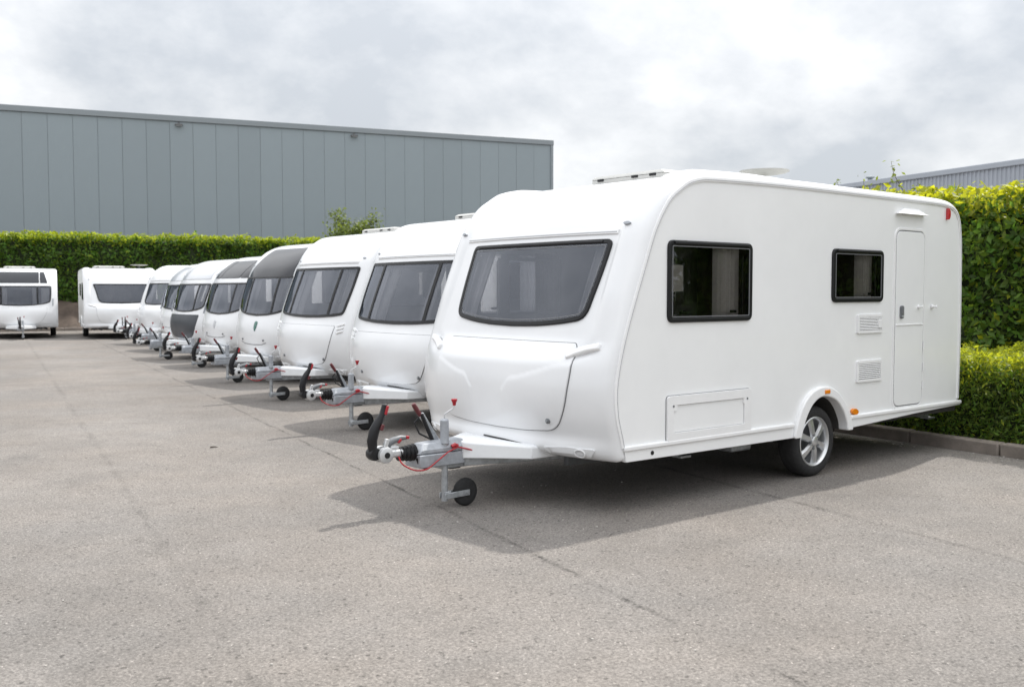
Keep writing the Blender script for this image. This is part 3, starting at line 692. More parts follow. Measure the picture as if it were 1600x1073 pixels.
def drawbar(root, detail, dy=.03):
    fair = halfsym([(3.09, .10), (2.86, .30), (2.56, .58), (2.38, .62)])
    # fairing (plan outline: mirrored across the centreline), sloping top
    pl = [(3.09, -.105), (3.09, .105), (2.94, .24), (2.72, .46), (2.30, .47), (2.30, -.47), (2.72, -.46), (2.94, -.24)]
    n = len(pl); V = []
    zt = lambda x: .495 - .08 * (3.09 - x)
    for (x, y) in pl: V.append((x, y + dy, .365))
    for (x, y) in pl: V.append((x, y * .985 + dy, zt(x) - .012))
    for (x, y) in pl: V.append((x - .012, y * .90 + dy, zt(x)))
    F = [tuple(range(n))[::-1], tuple(range(2 * n, 3 * n))] + [(k * n + i, k * n + (i + 1) % n, (k + 1) * n + (i + 1) % n, (k + 1) * n + i) for k in (0, 1) for i in range(n)]
    MB().add(V, F).build('drawbar_fairing', 'white_powder', root, smooth=25, bev=.008)
    if detail: strip(VCUR[0], root, 'fairing_joint', 'rubber', [(-.16 + dy, .475), (.1 + dy, .470), (.40 + dy, .452)], .010, .004, -.01, bev=0)
    MB().box((3.0, dy, .33), (.5, .12, .07)).bar((3.05, dy + .05, .35), (1.2, .72, .36), .05, .10).bar((3.05, dy - .05, .35), (1.2, -.72, .36), .05, .10).build('a_frame', 'galvanised', root, bev=.006)
    # overrun housing: lower casting and chamfered cover
    h = MB().box((3.265, dy, .375), (.40, .20, .095)).build('overrun_housing', 'grey_cast', root, bev=.008)
    V = []
    for (x, w, z) in ((3.06, .098, .426), (3.06, .098, .46), (3.06, .062, .508), (3.47, .085, .426), (3.45, .085, .452), (3.41, .05, .498)):
        V += [(x, dy - w, z), (x, dy + w, z)]
    F = [(0, 6, 8, 2), (2, 8, 10, 4), (4, 10, 11, 5), (5, 11, 9, 3), (3, 9, 7, 1), (0, 2, 4, 5, 3, 1), (6, 7, 9, 11, 10, 8), (0, 1, 7, 6)]
    MB().add(V, F).build('housing_cover', 'grey_cast', h, smooth=25, bev=.008)
    MB().box((3.12, dy, .31), (.10, .10, .05)).build('clamp', 'black_plastic', h, bev=.006)
    # bellows
    pr = []
    for i in range(9): pr.append((.066 - .002 * i if i % 2 == 0 else .050 - .002 * i, 3.46 + .016 * i))
    MB().lathe(pr, (0, dy, .435), 'x', 18).build('bellows', 'rubber', h, smooth=60)
    # coupling head with stabiliser lever
    c = MB().bar((3.56, dy, .445), (3.76, dy, .452), .075, .055).build('coupling_head', 'silver_cast', root, bev=.016, segs=3)
    MB().box((3.63, dy, .482), (.07, .05, .035)).build('coupling_catch', 'silver_cast', c, bev=.008)
    for sg in (1, -1):
        MB().lathe([(.056, 0), (.060, .012), (.056, .03), (.045, .036)], (3.715, dy + sg * .02 + (0 if sg > 0 else -.036), .446), 'y', 22).build('friction_disc', 'silver_cast', c, smooth=40)
        MB().lathe([(.022, 0), (.022, .040)], (3.715, dy + (.02 if sg > 0 else -.06), .446), 'y', 12).build('friction_pad', 'black_plastic', c)
    MB().lathe([(.042, -.04), (.048, -.02), (.048, .02), (.042, .04)], (3.782, dy - .02, .455), 'y', 20).build('coupling_nose', 'black_plastic', c, smooth=40)
    mb = MB(); P = [(3.795, .465, .032), (3.80, .55, .040), (3.778, .63, .041), (3.742, .69, .037), (3.712, .735, .025), (3.692, .802, .022)]
    V = []
    for (x, z, w) in P:
        for k in range(10):
            q = 2 * math.pi * k / 10; V.append((x + math.cos(q) * w * 1.0, dy - .01 + math.sin(q) * w * .8, z))
    F = [(i * 10 + k, i * 10 + (k + 1) % 10, (i + 1) * 10 + (k + 1) % 10, (i + 1) * 10 + k) for i in range(5) for k in range(10)] + [tuple(range(10)), tuple(50 + k for k in range(10))]
    lv = mb.add(V, F).build('stabiliser_lever', 'black_plastic', root, smooth=50, bev=.006)
    MB().bar((3.699, dy + .002, .728), (3.679, dy + .002, .790), .024, .022).build('lever_inlay', 'red_plastic', lv, bev=.004)
    MB().bar((3.742, dy + .012, .622), (3.724, dy + .012, .662), .026, .026).build('lever_trigger', 'dark_red', lv, bev=.004)
    MB().bar((3.73, dy + .034, .46), (3.70, dy + .03, .56), .022, .034).build('lever_bracket', 'silver_cast', lv, bev=.006)
    l2 = MB().tube([(3.70, dy - .005, .505), (3.64, dy, .535), (3.57, dy, .552), (3.52, dy, .548)], [.024, .026, .020, .014], 10).build('coupling_handle', 'grey_plastic', root, smooth=50)
    MB().bar((3.60, dy + .012, .520), (3.575, dy + .012, .545), .025, .018).bar((3.53, dy + .008, .553), (3.505, dy + .008, .549), .026, .022).build('handle_inlay', 'red_plastic', l2, bev=.004)
    # hand brake
    hb_ = MB().bar((3.21, dy - .06, .49), (3.345, dy - .075, .70), .024, .042).build('hand_brake', 'galvanised', root, bev=.006)
    MB().tube([(3.255, dy - .055, .50), (3.30, dy - .062, .60), (3.345, dy - .068, .70)], .016, 8).build('brake_strut', 'black_plastic', hb_)
    MB().tube([(3.345, dy - .075, .685), (3.385, dy - .08, .745), (3.405, dy - .082, .778)], [.016, .019, .016], 10).build('brake_grip', 'dark_red', hb_, smooth=50, bev=.004)
    # jockey wheel
    jx, jy = 3.225, dy + .06
    j = MB().tube([(jx, jy, .06), (jx, jy, .50)], .024, 14).build('jockey_wheel', 'galvanised', root, smooth=50)
    MB().tube([(jx, jy, .49), (jx, jy, .50), (jx, jy, .655), (jx, jy, .668)], [.036, .033, .033, .020], 14).build('jockey_tube', 'grey_cast', j, smooth=40)
    MB().tube([(jx, jy, .66), (jx, jy, .70), (jx - .03, jy + .02, .725), (jx - .055, jy + .035, .742), (jx - .06, jy + .04, .77)], .0065, 8).build('crank', 'silver_cast', j)
    MB().lathe([(.012, .765), (.014, .785), (.018, .79), (.024, .806), (.022, .812)], (jx - .06, jy + .04, 0), 'z', 14).build('crank_knob', 'red_plastic', j, smooth=40)
    for sg in (1, -1):
        MB().bar((jx + .022, jy + sg * .034, .098), (jx - .205, jy + sg * .034, .104), .008, .044).build('fork_arm', 'galvanised', j, bev=.004)
    MB().bar((jx + .01, jy, .105), (jx - .04, jy, .108), .062, .05).build('fork_yoke', 'galvanised', j, bev=.006)
    MB().lathe([(.055, -.026), (.088, -.026), (.102, -.016), (.105, 0), (.102, .016), (.088, .026), (.055, .026)], (jx - .185, jy, .105), 'y', 30).build('jockey_tyre', 'tyre', j, smooth=50)
    MB().lathe([(.012, -.044), (.012, .044)], (jx - .185, jy, .105), 'y', 10).build('jockey_axle', 'galvanised', j)
    if detail:
        pts = catmull([(3.13, .495), (3.20, .44)], .02)
        P = [(3.15, dy + .115, .455), (3.24, dy + .125, .43), (3.33, dy + .12, .375), (3.41, dy + .11, .325), (3.48, dy + .10, .318), (3.54, dy + .09, .335), (3.60, dy + .07, .375), (3.615, dy + .045, .425)]
        Q = [Vector(p) for p in P]; sm = []
        for i in range(len(Q) - 1):
            for k in range(5):
                t = k / 5; a = Q[max(0, i - 1)]; b = Q[i]; c_ = Q[i + 1]; d = Q[min(len(Q) - 1, i + 2)]
                sm.append(.5 * ((2 * b) + (c_ - a) * t + (2 * a - 5 * b + 4 * c_ - d) * t * t + (3 * b - a - 3 * c_ + d) * t ** 3))
        MB().tube(sm + [Q[-1]], .0055, 7).build('breakaway_cable', 'red_plastic', root)
        MB().tube([(3.16, dy + .112, .462), (3.08, dy + .128, .44), (3.00, dy + .16, .418)], .006, 7).build('cable_tail', 'red_plastic', root)
        MB().tube([(3.19, dy + .10, .462), (3.165, dy + .105, .474), (3.14, dy + .105, .462)], .016, 9).build('cable_guide', 'red_plastic', root, bev=.003)
        MB().tube([(3.00, dy + .16, .418), (2.965, dy + .172, .408)], [.012, .017], 9).build('cable_plug', 'red_plastic', root)
        MB().tube([(3.47, dy + .06, .40), (3.45, dy + .07, .34), (3.40, dy + .08, .318), (3.36, dy + .08, .34)], .010, 7).build('electric_cable', 'rubber', root)
        MB().tube([(3.22, dy - .10, .49), (3.30, dy - .16, .54), (3.33, dy - .18, .62), (3.28, dy - .16, .68)], .007, 7).build('electric_cable', 'rubber', root)

def front_window(v, root, outline, splits, mat='tinted_acrylic', band=.036, curtains=(), stay=None):
    step = .05 if v.c.get('hero') else .08
    inn = inset(outline, band)
    ring = patch(outline, [inn], v.front, .016, -.03, step).build('front_window', 'rubber', root, smooth=45, bev=.006, segs=2)
    zs = [b for a, b in outline]; za, zb = min(zs), max(zs)
    cuts = [-2] + list(splits) + [2]
    for i in range(len(cuts) - 1):
        o = inset(outline, band - .008); a, b = cuts[i], cuts[i + 1]
        o = [(min(max(y, a + .004), b - .004), z) for y, z in densify(o, .03)]
        q = [o[0]]
        for p in o[1:]:
            if (Vector(p) - Vector(q[-1])).length > 1e-4: q.append(p)
        # drop the degenerate run lying on a cut line
        def clean(q, x):
            on = [p for p in q if abs(p[0] - x) < 1e-6]
            if len(on) < 3: return q
            lo = min(on, key=lambda p: p[1]); hi = max(on, key=lambda p: p[1]); return [p for p in q if abs(p[0] - x) > 1e-6 or p in (lo, hi)]
        q = clean(clean(q, a + .004), b - .004)
        if len(q) > 3: patch(q, [], v.front, .010, .004, step).build('pane', mat, ring, smooth=60)
    for sp in splits:
        zlo = min(z for y, z in densify(outline, .02) if abs(y - sp) < .03); zhi = max(z for y, z in densify(outline, .02) if abs(y - sp) < .03)
        patch([(sp - .026, zlo + .01), (sp + .026, zlo + .01), (sp + .026, zhi - .01), (sp - .026, zhi - .01)], [], v.front, .0175, -.01, step).build('mullion', 'rubber', ring, smooth=45, bev=.004)
    if v.c.get('hero'):
        patch(inset(outline, .044), [inset(outline, .051)], v.front, .0125, .004, step).build('pane_edge_highlight', 'seal_gap_grey', ring, smooth=45)  # edge highlight of the front pane, painted as a paler ring
        zt = zb - .016
        patch([(-.675, zt - .012), (.805, zt - .012), (.805, zt + .006), (-.675, zt + .006)], [], v.front, .024, .01, .06).build('hinge_rail', 'black_plastic', ring, bev=.004)
        V = []
    for (y0, y1) in curtains:
        V = []; nn = 26
        for i in range(nn + 1):
            y = y0 + (y1 - y0) * i / nn
            for z in (za - .05, za + .2, (za + zb) / 2, zb): V.append(v.front(y, z, -.10 + .022 * math.sin(i * 1.7) + .008 * math.sin(i * 4.1)))
        MB().add(V, [(4 * i + k, 4 * i + 4 + k, 4 * i + 5 + k, 4 * i + 1 + k) for i in range(nn) for k in range(3)]).build('curtain', 'curtain', ring, smooth=80)
    return ring

def strip(v, root, name, mat, pts, w, top, bot=0., bev=.003, step=.06):
    """a narrow band following a polyline on the front"""
    P = [Vector(p) for p in pts]; L_, R_ = [], []
    for i in range(len(P)):
        t = (P[min(i + 1, len(P) - 1)] - P[max(i - 1, 0)]).normalized(); n = Vector((-t.y, t.x)); L_.append(tuple(P[i] + n * w / 2)); R_.append(tuple(P[i] - n * w / 2))
    return patch(L_ + R_[::-1], [], v.front, top, bot, step).build(name, mat, root, smooth=45, bev=bev)

def lid(v, root, outline, name='gas_locker_lid', mat='gelcoat', gap=.006, locks=()):
    step = .06
    patch(inset(outline, -gap), [inset(outline, .02)], v.front, .0025, -.004, step).build('lid_gap_shade', 'seal_gap_grey', root, smooth=45)  # dark ring: the shadow in the groove around the lid, put into colour
    sc0 = v.sculpt
    if v.style == 'A': v.sculpt = lambda y, z: sc0(y, z) + creaseA(y, z)
    l = patch(outline, [], v.front, .010, -.012, .016 if v.c.get('hero') else .07).build(name, mat, root, smooth=50, bev=.005, segs=2)
    v.sculpt = sc0
    for (y, z) in locks:
        p = v.front(y, z, .012)
        MB().lathe([(.020, -.01), (.020, .008), (.014, .012)], p, 'x', 14).build('lock', 'grey_plastic', l, smooth=40)
        MB().lathe([(.009, 0), (.009, .018)], p, 'x', 10).build('lock_barrel', 'galvanised', l)
    return l

def interior(v, root):
    MB().box((1.35, .78, .66), (1.7, .55, .42)).box((1.35, -.78, .66), (1.7, .55, .42)).box((2.1, 0, .66), (.35, 1.0, .42)).build('sofa', 'interior_cloth', root, bev=.04)
    MB().box((1.35, .99, 1.02), (1.6, .14, .4)).box((1.35, -.99, 1.02), (1.6, .14, .4)).build('sofa_back', 'interior_cloth', root, bev=.04)
    lx = .15 if v.style == 'C' else .6
    MB().box((lx, .93, 2.24), (1.4, .26, .34)).box((lx, -.93, 2.24), (1.4, .26, .34)).build('locker', 'interior_wood', root, bev=.01)
    MB().box((.1, -.5, .88), (1.1, .5, .84)).build('kitchen_unit', 'interior_wood', root, bev=.01)
    MB().box((-1.02, 0, 1.45), (.05, 2.1, 2.0)).build('partition', 'interior_wood', root, smooth=None)

pmat('aged_plastic', (.52, .52, .50), .5, var=.08, vscale=10)
def rooflight(root, x, y, lx, ly, mat='aged_plastic'):
    b = MB().box((x, y, 2.538), (lx, ly, .055)).build('rooflight', mat, root, bev=.02, segs=3)
    V = []
    for k, (s, z) in enumerate(((1, 2.56), (1, 2.568), (.92, 2.588), (.7, 2.595))):
        V += [(x + a * lx / 2 * s, y + c * ly / 2 * s, z) for a, c in ((-1, -1), (1, -1), (1, 1), (-1, 1))]
    F = [(k * 4 + i, k * 4 + (i + 1) % 4, (k + 1) * 4 + (i + 1) % 4, (k + 1) * 4 + i) for k in range(3) for i in range(4)] + [(12, 13, 14, 15)]
    MB().add(V, F).build('rooflight_dome', 'aged_plastic', b, bev=.01)
    for t in (-.36, .12, .36): MB().box((x + lx / 2, y + t * ly, 2.552), (.02, .07, .022)).build('rooflight_clip', 'black_plastic', b, bev=.004)

def dish(root, x, y, dia, z):
    s = MB().lathe([(.06, 2.51), (.06, 2.545), (.028, 2.55), (.028, z - .01)], (x, y, 0), 'z', 16).build('satellite_mount', 'grey_plastic', root, smooth=40)
    r = dia / 2; MB().lathe([(.01, z), (r * .5, z + .008), (r * .85, z + .022), (r, z + .036), (r * .98, z + .046), (r * .6, z + .052), (.01, z + .054)], (x, y, 0), 'z', 40).build('satellite_dish', 'dish_white', s, smooth=50)

# -- window outlines on the fronts (half, from bottom centre to top edge)
def sym(h, r):
    pts = [(y, z) for y, z in h] ; left = [(-y, z) for y, z in h[::-1] if y > 1e-6]
    rr = list(r) + [q for q, (y, z) in zip(r[::-1], h[::-1]) if y > 1e-6]
    return rpoly(pts + left, rr, 5)
WIN_A = sym([(0, 1.327), (.30, 1.334), (.55, 1.356), (.775, 1.392), (.812, 1.72), (.826, 1.982)], [0, .1, .1, .09, .1, .06])
WIN_B = sym([(0, 1.208), (.4, 1.215), (.75, 1.235), (.95, 1.26), (.985, 1.6), (.985, 1.95)], [0, .1, .1, .07, .1, .04])
WIN_C = sym([(0, 1.16), (.4, 1.175), (.75, 1.22), (.95, 1.29), (.98, 1.6), (.98, 1.86)], [0, .1, .1, .08, .1, .05])
WIN_N = sym([(0, 1.24), (.4, 1.25), (.62, 1.27), (.72, 1.34), (.80, 1.7), (.88, 1.93)], [0, .1, .1, .10, .1, .06])
LID_A = sym([(0, .560), (.35, .566), (.66, .592), (.755, .76), (.79, .98), (.785, 1.15), (.752, 1.222)], [0, .1, .10, .1, .1, .04, .02])
LID_B = sym([(0, .515), (.35, .525), (.60, .56), (.73, .72), (.82, .93), (.84, 1.10)], [0, .15, .12, .1, .1, .03])

def shift(o, d): return [(y + d, z) for y, z in o]
VCUR = [None]
SIDE_WINS = [(.958, 1.945, 1.368, 1.976), (-.968, -.155, 1.503, 1.970)]
def caravan(cfg):
    ya = cfg['yaw']; rz = math.atan2(-math.cos(R(ya)), -math.sin(R(ya)))
    root = empty('caravan', cfg['loc'], rz); tag(root, cfg['label'], 'caravan', 'caravans parked in the yard')
    root.scale = (1, 1, cfg.get('zs', 1))
    v = Van(cfg); VCUR[0] = v; hero_ = cfg.get('hero'); win = cfg['win']; splits = cfg.get('splits', ())
    holes = [inset(rrect(a, b, c, d, .06, 6), .03) for (a, b, c, d) in SIDE_WINS]
    body(v, root, win, holes, .03 if True else .05)
    interior(v, root)
    for sg in (1, -1):
        wheel(root, sg * (HW - .125), sg)
        for (a, b, c, d) in SIDE_WINS: side_window(root, a, b, c, d, sg, full=bool(hero_))
    front_window(v, root, win, splits, curtains=cfg.get('curtains', ()), mat=cfg.get('glass', 'tinted_acrylic'))
    drawbar(root, hero_ or cfg.get('near'), cfg.get('dy', .03))
    up = cfg.get('upper')
    if up:
        mat, z0, z1, sp = up
        cuts = [-.88] + list(sp) + [.88]
        for i in range(len(cuts) - 1):
            a, b = cuts[i] + .012, cuts[i + 1] - .012
            o = rpoly([(a, z0), (b, z0), (b - (.10 if i == len(cuts) - 2 else 0), z1), (a + (.10 if i == 0 else 0), z1)], .04)
            patch(o, [], v.front, .012, -.01, .06).build('upper_panel', mat, root, smooth=60, bev=.004)
    if cfg.get('lid') is not None: lid(v, root, cfg['lid'], mat=cfg.get('lidmat', 'gelcoat'), locks=cfg.get('locks', ()))
    if cfg.get('rooflight'): rooflight(root, *cfg['rooflight'])
    if cfg.get('dish'): dish(root, *cfg['dish'])
    tz = cfg.get('trimz')
    if tz:
        strip(v, root, 'front_trim', 'white_plastic', [(-.91, tz), (-.4, tz + .002), (.4, tz + .002), (.91, tz)], .034, .012)
        strip(v, root, 'front_trim_insert', 'pale_seal', [(-.90, tz - .004), (0, tz - .002), (.90, tz - .004)], .007, .0145, bev=0)
    hs = cfg.get('handles')
    for sg in (1, -1):
        if hs == 'bar':      # sloping grab handles above the locker corners
            sc0 = v.sculpt; v.sculpt = lambda y, z: 0
            strip(v, root, 'grab_handle', 'white_plastic', [(sg * .785, 1.128), (sg * .86, 1.162), (sg * .94, 1.188), (sg * 1.03, 1.206)], .048, .026, -.014, bev=.012)
            v.sculpt = sc0
        elif hs == 'louvre':
            for k in range(3): strip(v, root, 'grab_handle' if k == 0 else 'handle_louvre', 'white_plastic', [(sg * (.89 + .01 * k), 1.10 - .05 * k), (sg * 1.02, 1.13 - .05 * k)], .022, .02, -.01, bev=.006)
        elif hs == 'tall':
            strip(v, root, 'grab_handle', 'grey_cast', [(sg * 1.015, 1.16), (sg * 1.02, 1.42)], .03, .035, -.02, bev=.010)
    if cfg.get('emblem'):
        m_, y, z = cfg['emblem']
        e = patch(rpoly([(y - .05, z + .07), (y, z + .09), (y + .05, z + .07), (y + .045, z - .02), (y, z - .09), (y - .045, z - .02)], .015), [], v.front, .013, -.004, .05).build('emblem', m_, root, smooth=45)
    if cfg.get('bottom_line'):
        strip(v, root, 'locker_seam', 'seal_gap_grey', [(-.5, .70), (-.35, .665), (0, .65), (.35, .665), (.5, .70)], .012, .003, -.004, bev=0)
        for y in (-.42, .42): MB().lathe([(.018, -.01), (.018, .015)], v.front(y, .74, 0), 'x', 12).build('lock', 'grey_plastic', root)
    # corner lamps low on the bumper, marker lamps high
    for sg in (1, -1):
        bp = patch(rpoly([(sg * .60, .462), (sg * .66, .415), (sg * .97, .412), (sg * 1.02, .475), (sg * .80, .478)], .02), [], v.front, .012, -.006, .05).build('lamp_recess', 'gelcoat', root, smooth=45, bev=.004)
        el = lambda cy, cz, ry, rz: [(cy + ry * math.cos(q), cz + rz * math.sin(q)) for q in np.linspace(0, 2 * math.pi, 19)[:-1]]
        pl_ = patch(el(sg * .905, .444, .040, .027), [el(sg * .905, .444, .033, .021)], v.front, .019, .008).build('position_lamp', 'white_plastic', bp, smooth=40, bev=.002)
        patch(el(sg * .905, .444, .033, .021), [], v.front, .0145, .01).build('lamp_glass', 'emblem_pale', pl_, smooth=60)
        patch(el(sg * .985, 2.078, .030, .011), [], v.front, .046 if v.style == 'A' else .012, 0).build('marker_lamp', 'grey_cast', root, smooth=40, bev=.003)
    MB().box((cfg.get('rear', -2.48) + .005, .86, .95), (.03, .12, .5)).build('tail_lamp', 'red_lens', root, bev=.01)
    return root, v

caravan_specs = []
def P1(x, y): return tuple(hero(x, y))
cfg = dict(hero=True, yaw=50.8, loc=tuple(O1), dy=.09, style='A', win=shift(WIN_A, .065), lid=shift(LID_A, .065), locks=[(.665, .66)], trimz=2.036, handles='bar', rooflight=(1.15, .18, .45, .84), dish=(-.48, .2, .47, 2.70),
           curtains=((-.80, -.60), (.66, .80)), label='nearest white caravan at right with one wide front window and silver drawbar')
HERO, HV = caravan(cfg)

def hero_side():
    root = HERO; mp = side_map(1)
    # far-wall window surround seen through the front glass, notice card in the near window
    MB().box((1.705, -1.05, 1.645), (.115, .03, .52)).box((1.02, -1.05, 1.645), (.03, .03, .52)).box((1.34, -1.05, 1.895), (.62, .03, .03)).box((1.34, -1.05, 1.395), (.62, .03, .03)).build('blind_cassette', 'blind', root, bev=.006)
    MB().box((1.665, .985, 1.70), (.185, .006, .20)).build('notice_card', 'curtain', root)
    # entrance door
    out = rrect(-1.700, -1.190, .520, 2.165, .085, 6)
    d = patch(inset(out, .006), [], mp, .008, -.006).build('entrance_door', 'side_paint', root, smooth=30, bev=.005)
    patch(inset(out, -.028), [inset(out, -.004)], mp, .006, -.006).build('door_frame', 'white_plastic', d, smooth=30, bev=.003)
    patch(inset(out, -.004), [inset(out, .008)], mp, .0008, -.006).build('door_seal', 'seal_gap_grey', d, smooth=30)
    MB().box((-1.445, HW + .010, 1.285), (.49, .008, .012)).build('door_rail', 'white_plastic', d, bev=.003)
    lk = patch(rrect(-1.322, -1.262, 1.345, 1.465, .025), [], mp, .022, 0).build('door_lock', 'grey_plastic', d, smooth=30, bev=.006)
    patch(rrect(-1.308, -1.276, 1.385, 1.45, .012), [], mp, .028, .02).build('lock_handle', 'seal_gap_grey', lk, bev=.004)
    MB().lathe([(.009, 0), (.009, .012)], (-1.292, HW + .022, 1.367), 'y', 10).build('lock_barrel', 'silver_cast', lk)
    for zz in (1.08, .88, .70): MB().tube([(-1.703, HW + .012, zz - .04), (-1.703, HW + .012, zz + .04)], .007, 8).build('hinge', 'white_plastic', d)
    for xx, par, nm in ((-1.60, d, 'door_catch'), (-1.865, root, 'door_retainer')):
        k = MB().lathe([(.022, 0), (.020, .008), (.010, .012), (.010, .04), (.016, .045), (.014, .055)], (xx, HW + .006, 1.452), 'y', 14).build(nm, 'white_plastic', par, smooth=40)
    # awning lamp
    pr = [(-1.17, 2.318), (-1.69, 2.318), (-1.67, 2.332), (-1.56, 2.372), (-1.30, 2.372), (-1.20, 2.332)]
    V = [(x, HW, z) for x, z in pr] + [(x, HW + (.06 if z < 2.33 else .02), z) for x, z in pr]; n = 6
    MB().add(V, [tuple(range(n)), tuple(range(2 * n - 1, n - 1, -1))] + [(i, (i + 1) % n, n + (i + 1) % n, n + i) for i in range(n)]).build('awning_lamp', 'white_plastic', root, bev=.008)
    # red side marker with a D shape
    q = [(-2.105, 2.302), (-2.105, 2.412)] + [(-2.105 - .042 * math.sin(a), 2.357 + .055 * math.cos(a)) for a in np.linspace(.3, math.pi - .3, 7)]
    patch(q, [], mp, .03, 0).build('side_marker', 'red_lens', root, smooth=40, bev=.008)
    # service hatch
    out = rrect(.962, 1.945, .486, .828, .03); inn = rrect(1.045, 1.880, .552, .758, .012)
    h = patch(out, [inn], mp, .020, -.002).build('service_hatch', 'white_plastic', root, smooth=30, bev=.010, segs=3)
    patch(inset(out, -.004), [inset(out, .006)], mp, .002, -.002).build('hatch_seal', 'seal_gap_grey', h)
    patch(inset(inn, .004), [], mp, .008, -.002).build('hatch_panel', 'side_paint', h, smooth=30, bev=.003)
    for xx in (1.885, 1.015):
        t = patch(rrect(xx - .045, xx + .045, .715, .79, .012), [], mp, .018, .006).build('hatch_lock', 'white_plastic', h, smooth=30, bev=.004)
        MB().lathe([(.010, 0), (.010, .004)], (xx, HW + .018, .752), 'y', 10).build('lock_barrel', 'grey_plastic', t)
    # fridge vents
    for (z0, z1) in ((1.224, 1.392), (.785, .977)):
        out = rrect(-.975, -.561, z0, z1, .012); inn = inset(out, .026)
        f = patch(out, [inn], mp, .014, -.002).build('fridge_vent', 'white_plastic', root, smooth=30, bev=.004)
        patch(inn, [], mp, .0015, -.002).build('vent_shade_sheet', 'underbody', f)  # flat dark sheet painting the shade behind the slats, no real recess
        n = 8; dz = (z1 - z0 - .056) / n; me = None
        for k in range(n):
            s = MB().box((-.768, HW + .0075, z0 + .028 + (k + .5) * dz), (.358, .010, dz * .60), Matrix.Rotation(R(24), 3, 'X')).build('slat', 'white_plastic', f, smooth=None)
        if z0 > 1: patch(rrect(-.958, -.895, z0 + .045, z1 - .05, .008), [], mp, .018, 0).build('vent_catch', 'white_plastic', f, bev=.003)
    # reflectors
    MB().box((-.068, HW + .036, .737), (.075, .014, .034)).build('side_reflector', 'amber', root, bev=.005)
    a = [(-.532 + .05 * math.cos(t) + .012 * math.sin(t), .528 + .028 * math.sin(t)) for t in np.linspace(0, 2 * math.pi, 22)[:-1]]
    patch(a, [], mp, .022, 0).build('side_reflector', 'amber', root, smooth=40, bev=.006)
    MB().lathe([(.016, 0), (.016, .006)], (2.10, HW + .006, .428), 'y', 14).build('skirt_plug', 'black_plastic', root)
    # under floor tank and bracket
    MB().box((.74, .84, .345), (.26, .16, .15)).build('underfloor_tank', 'galvanised', root, bev=.02)
    MB().tube([(.36, .86, .40), (.33, .88, .33), (.30, .9, .31)], .014, 8).build('tank_outlet', 'galvanised', root)
    MB().box((1.5, .82, .355), (1.0, .10, .07)).build('floor_stiffener', 'underbody', root, bev=.01)
    # aerial and small vent on the roof
    MB().lathe([(.09, 2.515), (.09, 2.55), (.06, 2.57), (.01, 2.575)], (-1.45, .15, 0), 'z', 18).build('roof_vent', 'white_plastic', root, smooth=40)
    MB().tube([(-1.25, .3, 2.51), (-1.25, .3, 2.60)], .008, 8).tube([(-1.32, .16, 2.56), (-1.25, .3, 2.60), (-1.2, .42, 2.57)], .006, 6).build('aerial', 'white_plastic', root)
    # stay bar behind the front glass
    MB().tube([HV.front(-.70, 1.50, -.04), HV.front(-.71, 1.70, -.04), HV.front(-.715, 1.86, -.04)], .008, 8).build('window_stay', 'silver_cast', root)
hero_side()

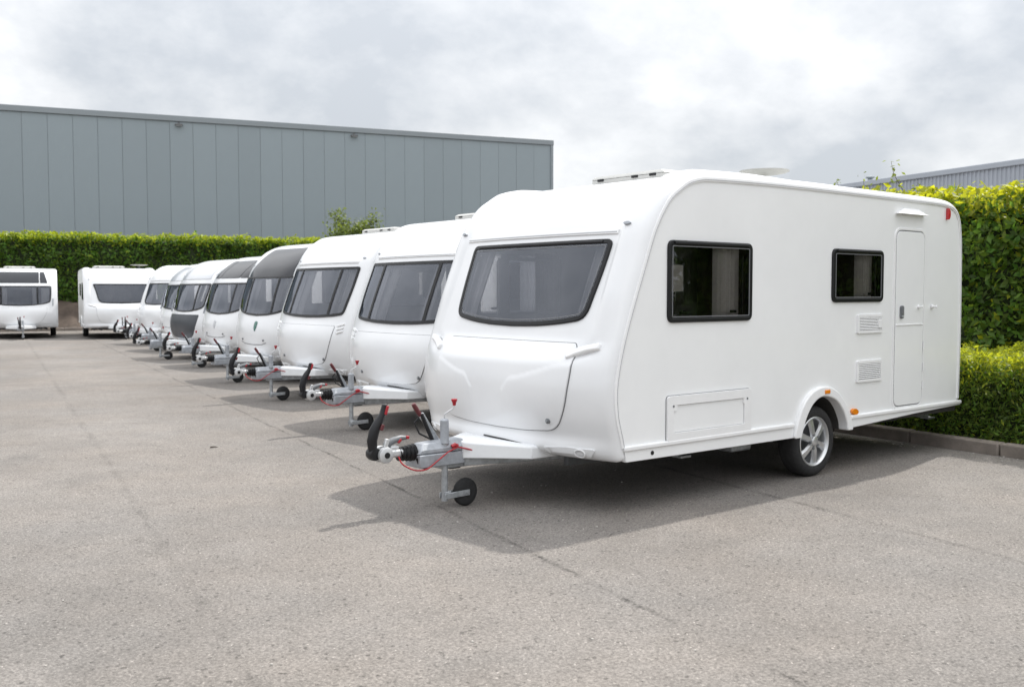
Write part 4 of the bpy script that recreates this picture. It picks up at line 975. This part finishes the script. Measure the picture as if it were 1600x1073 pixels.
# the other caravans: ground point of the jockey wheel -> axle origin, (shift along, shift across)
def place(jx, jy, df, dl, yaw=50.8):
    f = -Vector((math.sin(R(yaw)), math.cos(R(yaw)), 0)); l = Vector((math.cos(R(yaw)), -math.sin(R(yaw)), 0))
    p = Vector((jx, jy, 0)) - f * (3.06 - df) - l * (.09 - dl); return (p.x, p.y, 0)
CV = ((-.93, -.66), (-.56, -.38), (.40, .56), (.68, .93))
others = [
 dict(loc=place(-1.635, 11.34, 0, -.12), yaw=50.8, style='B', win=WIN_B, splits=(-.60, .60), lid=LID_B, locks=[(.62, .62), (-.62, .62)], trimz=2.02, handles='louvre', rooflight=(1.0, 0, .7, .95), curtains=CV, near=True,
      label='second caravan from the camera with a three part front window, partly behind the nearest'),
 dict(loc=place(-3.27, 14.43, 0, -.18), yaw=50.8, style='B', win=WIN_B, splits=(-.60, .60), lid=LID_B, locks=[(.62, .62), (-.62, .62)], trimz=2.02, handles='louvre', rooflight=(1.0, 0, .7, .95), curtains=CV, near=True,
      label='third caravan from the camera, all three front panes showing'),
 dict(loc=place(-5.006, 17.29, -.22, 0), yaw=50.8, style='C', win=WIN_C, splits=(-.52, .52), upper=('dark_panel', 1.858, 2.37, ()), handles=None, bottom_line=True, emblem=('emblem_green', .1, .98), curtains=CV,
      label='fourth caravan from the camera with a full dark roof panel and green emblem'),
 dict(zs=.955, loc=place(-6.46, 20.43, -.22, -.4), yaw=50.8, style='C', win=WIN_C, splits=(-.52, .52), upper=('dark_panel', 1.965, 2.36, (-.50, .50)), handles='tall', bottom_line=True, emblem=('emblem_pale', .0, .94), curtains=CV,
      label='fifth caravan from the camera with dark roof panes divided by white bars'),
 dict(zs=.955, loc=place(-8.15, 23.4, 0, .1), yaw=50.8, style='C', win=WIN_C, splits=(-.52, .52), upper=('grey_panel', 1.965, 2.36, ()), handles='tall', lid=LID_B, lidmat='slate_panel', curtains=CV,
      label='sixth caravan from the camera with a dark grey front locker'),
 dict(zs=.955, loc=place(-9.62, 26.76, 0, .15), yaw=50.8, style='C', win=WIN_C, splits=(-.52, .52), upper=('grey_panel', 1.965, 2.36, ()), handles='tall', bottom_line=True, curtains=CV,
      label='seventh caravan, only a narrow strip of window beside the dark grey locker'),
 dict(zs=.955, loc=place(-11.02, 29.7, 0, -.2, 44), yaw=44, style='A', win=WIN_N, lid=LID_A, trimz=2.02, handles='bar', curtains=((-.7, -.45), (.15, .5)),
      label='eighth caravan with pale curtain in a single window, beside the far pair'),
 dict(zs=.955, loc=(-14.3, 36.0, 0), yaw=-25.4, style='A', win=WIN_N, lid=LID_A, handles='bar', rooflight=(1.0, -.3, .8, 1.0), dish=(.6, .75, .6, 2.62), curtains=(),
      label='far caravan showing its left side and roof dish, standing before the hedge'),
 dict(zs=.955, loc=(-17.65, 35.8, 0), yaw=-25.4, style='C', win=WIN_C, splits=(-.55, .55), upper=('dark_panel', 1.965, 2.36, (-.62, .62)), handles='tall', lid=LID_B, rooflight=(.4, 0, .8, 1.0), curtains=CV,
      label='caravan cut by the left picture edge with three dark roof panes'),
]
for c_ in others: caravan(c_)

# ------------------------------------------------------------------ small things on the ground
for (a, b, r_, lab) in (((-3.05, 10.12), .075, .12, 'thin dark twig lying alone on the tarmac left of the drawbars'),):
    p = Vector((a[0], a[1], .008)); d = Vector((math.cos(r_), math.sin(r_), 0)) * b * .5; s = MB().tube([(-d.x, -d.y, 0), (d.x * .2, d.y * .2 + .01, .004), (d.x, d.y, 0)], [.007, .006, .003], 6).build('twig', 'dry_twig'); s.location = p; tag(s, lab, 'twig')
def chips():
    mb = MB(); r = np.random.default_rng(9)
    for i in range(300):
        if i < 40: p = hero(-2.25 + r.normal() * .12 + .0, r.uniform(-1, 4))
        else: p = Vector((r.uniform(-5, 7), r.uniform(3.6, 12), 0))
        s = r.uniform(.003, .009) if i > 40 else r.uniform(.005, .013); a = r.uniform(0, 6.28); M = Matrix.Rotation(a, 3, 'Z')
        mb.box((p.x, p.y, s * .35), (s * r.uniform(.8, 2), s, s * .7), M)
    o = mb.build('stone_chips', 'chip', smooth=None); o['kind'] = 'stuff'; o['label'] = 'pale stone chips scattered over the tarmac and along the kerb'; o['category'] = 'stone chips'
chips()
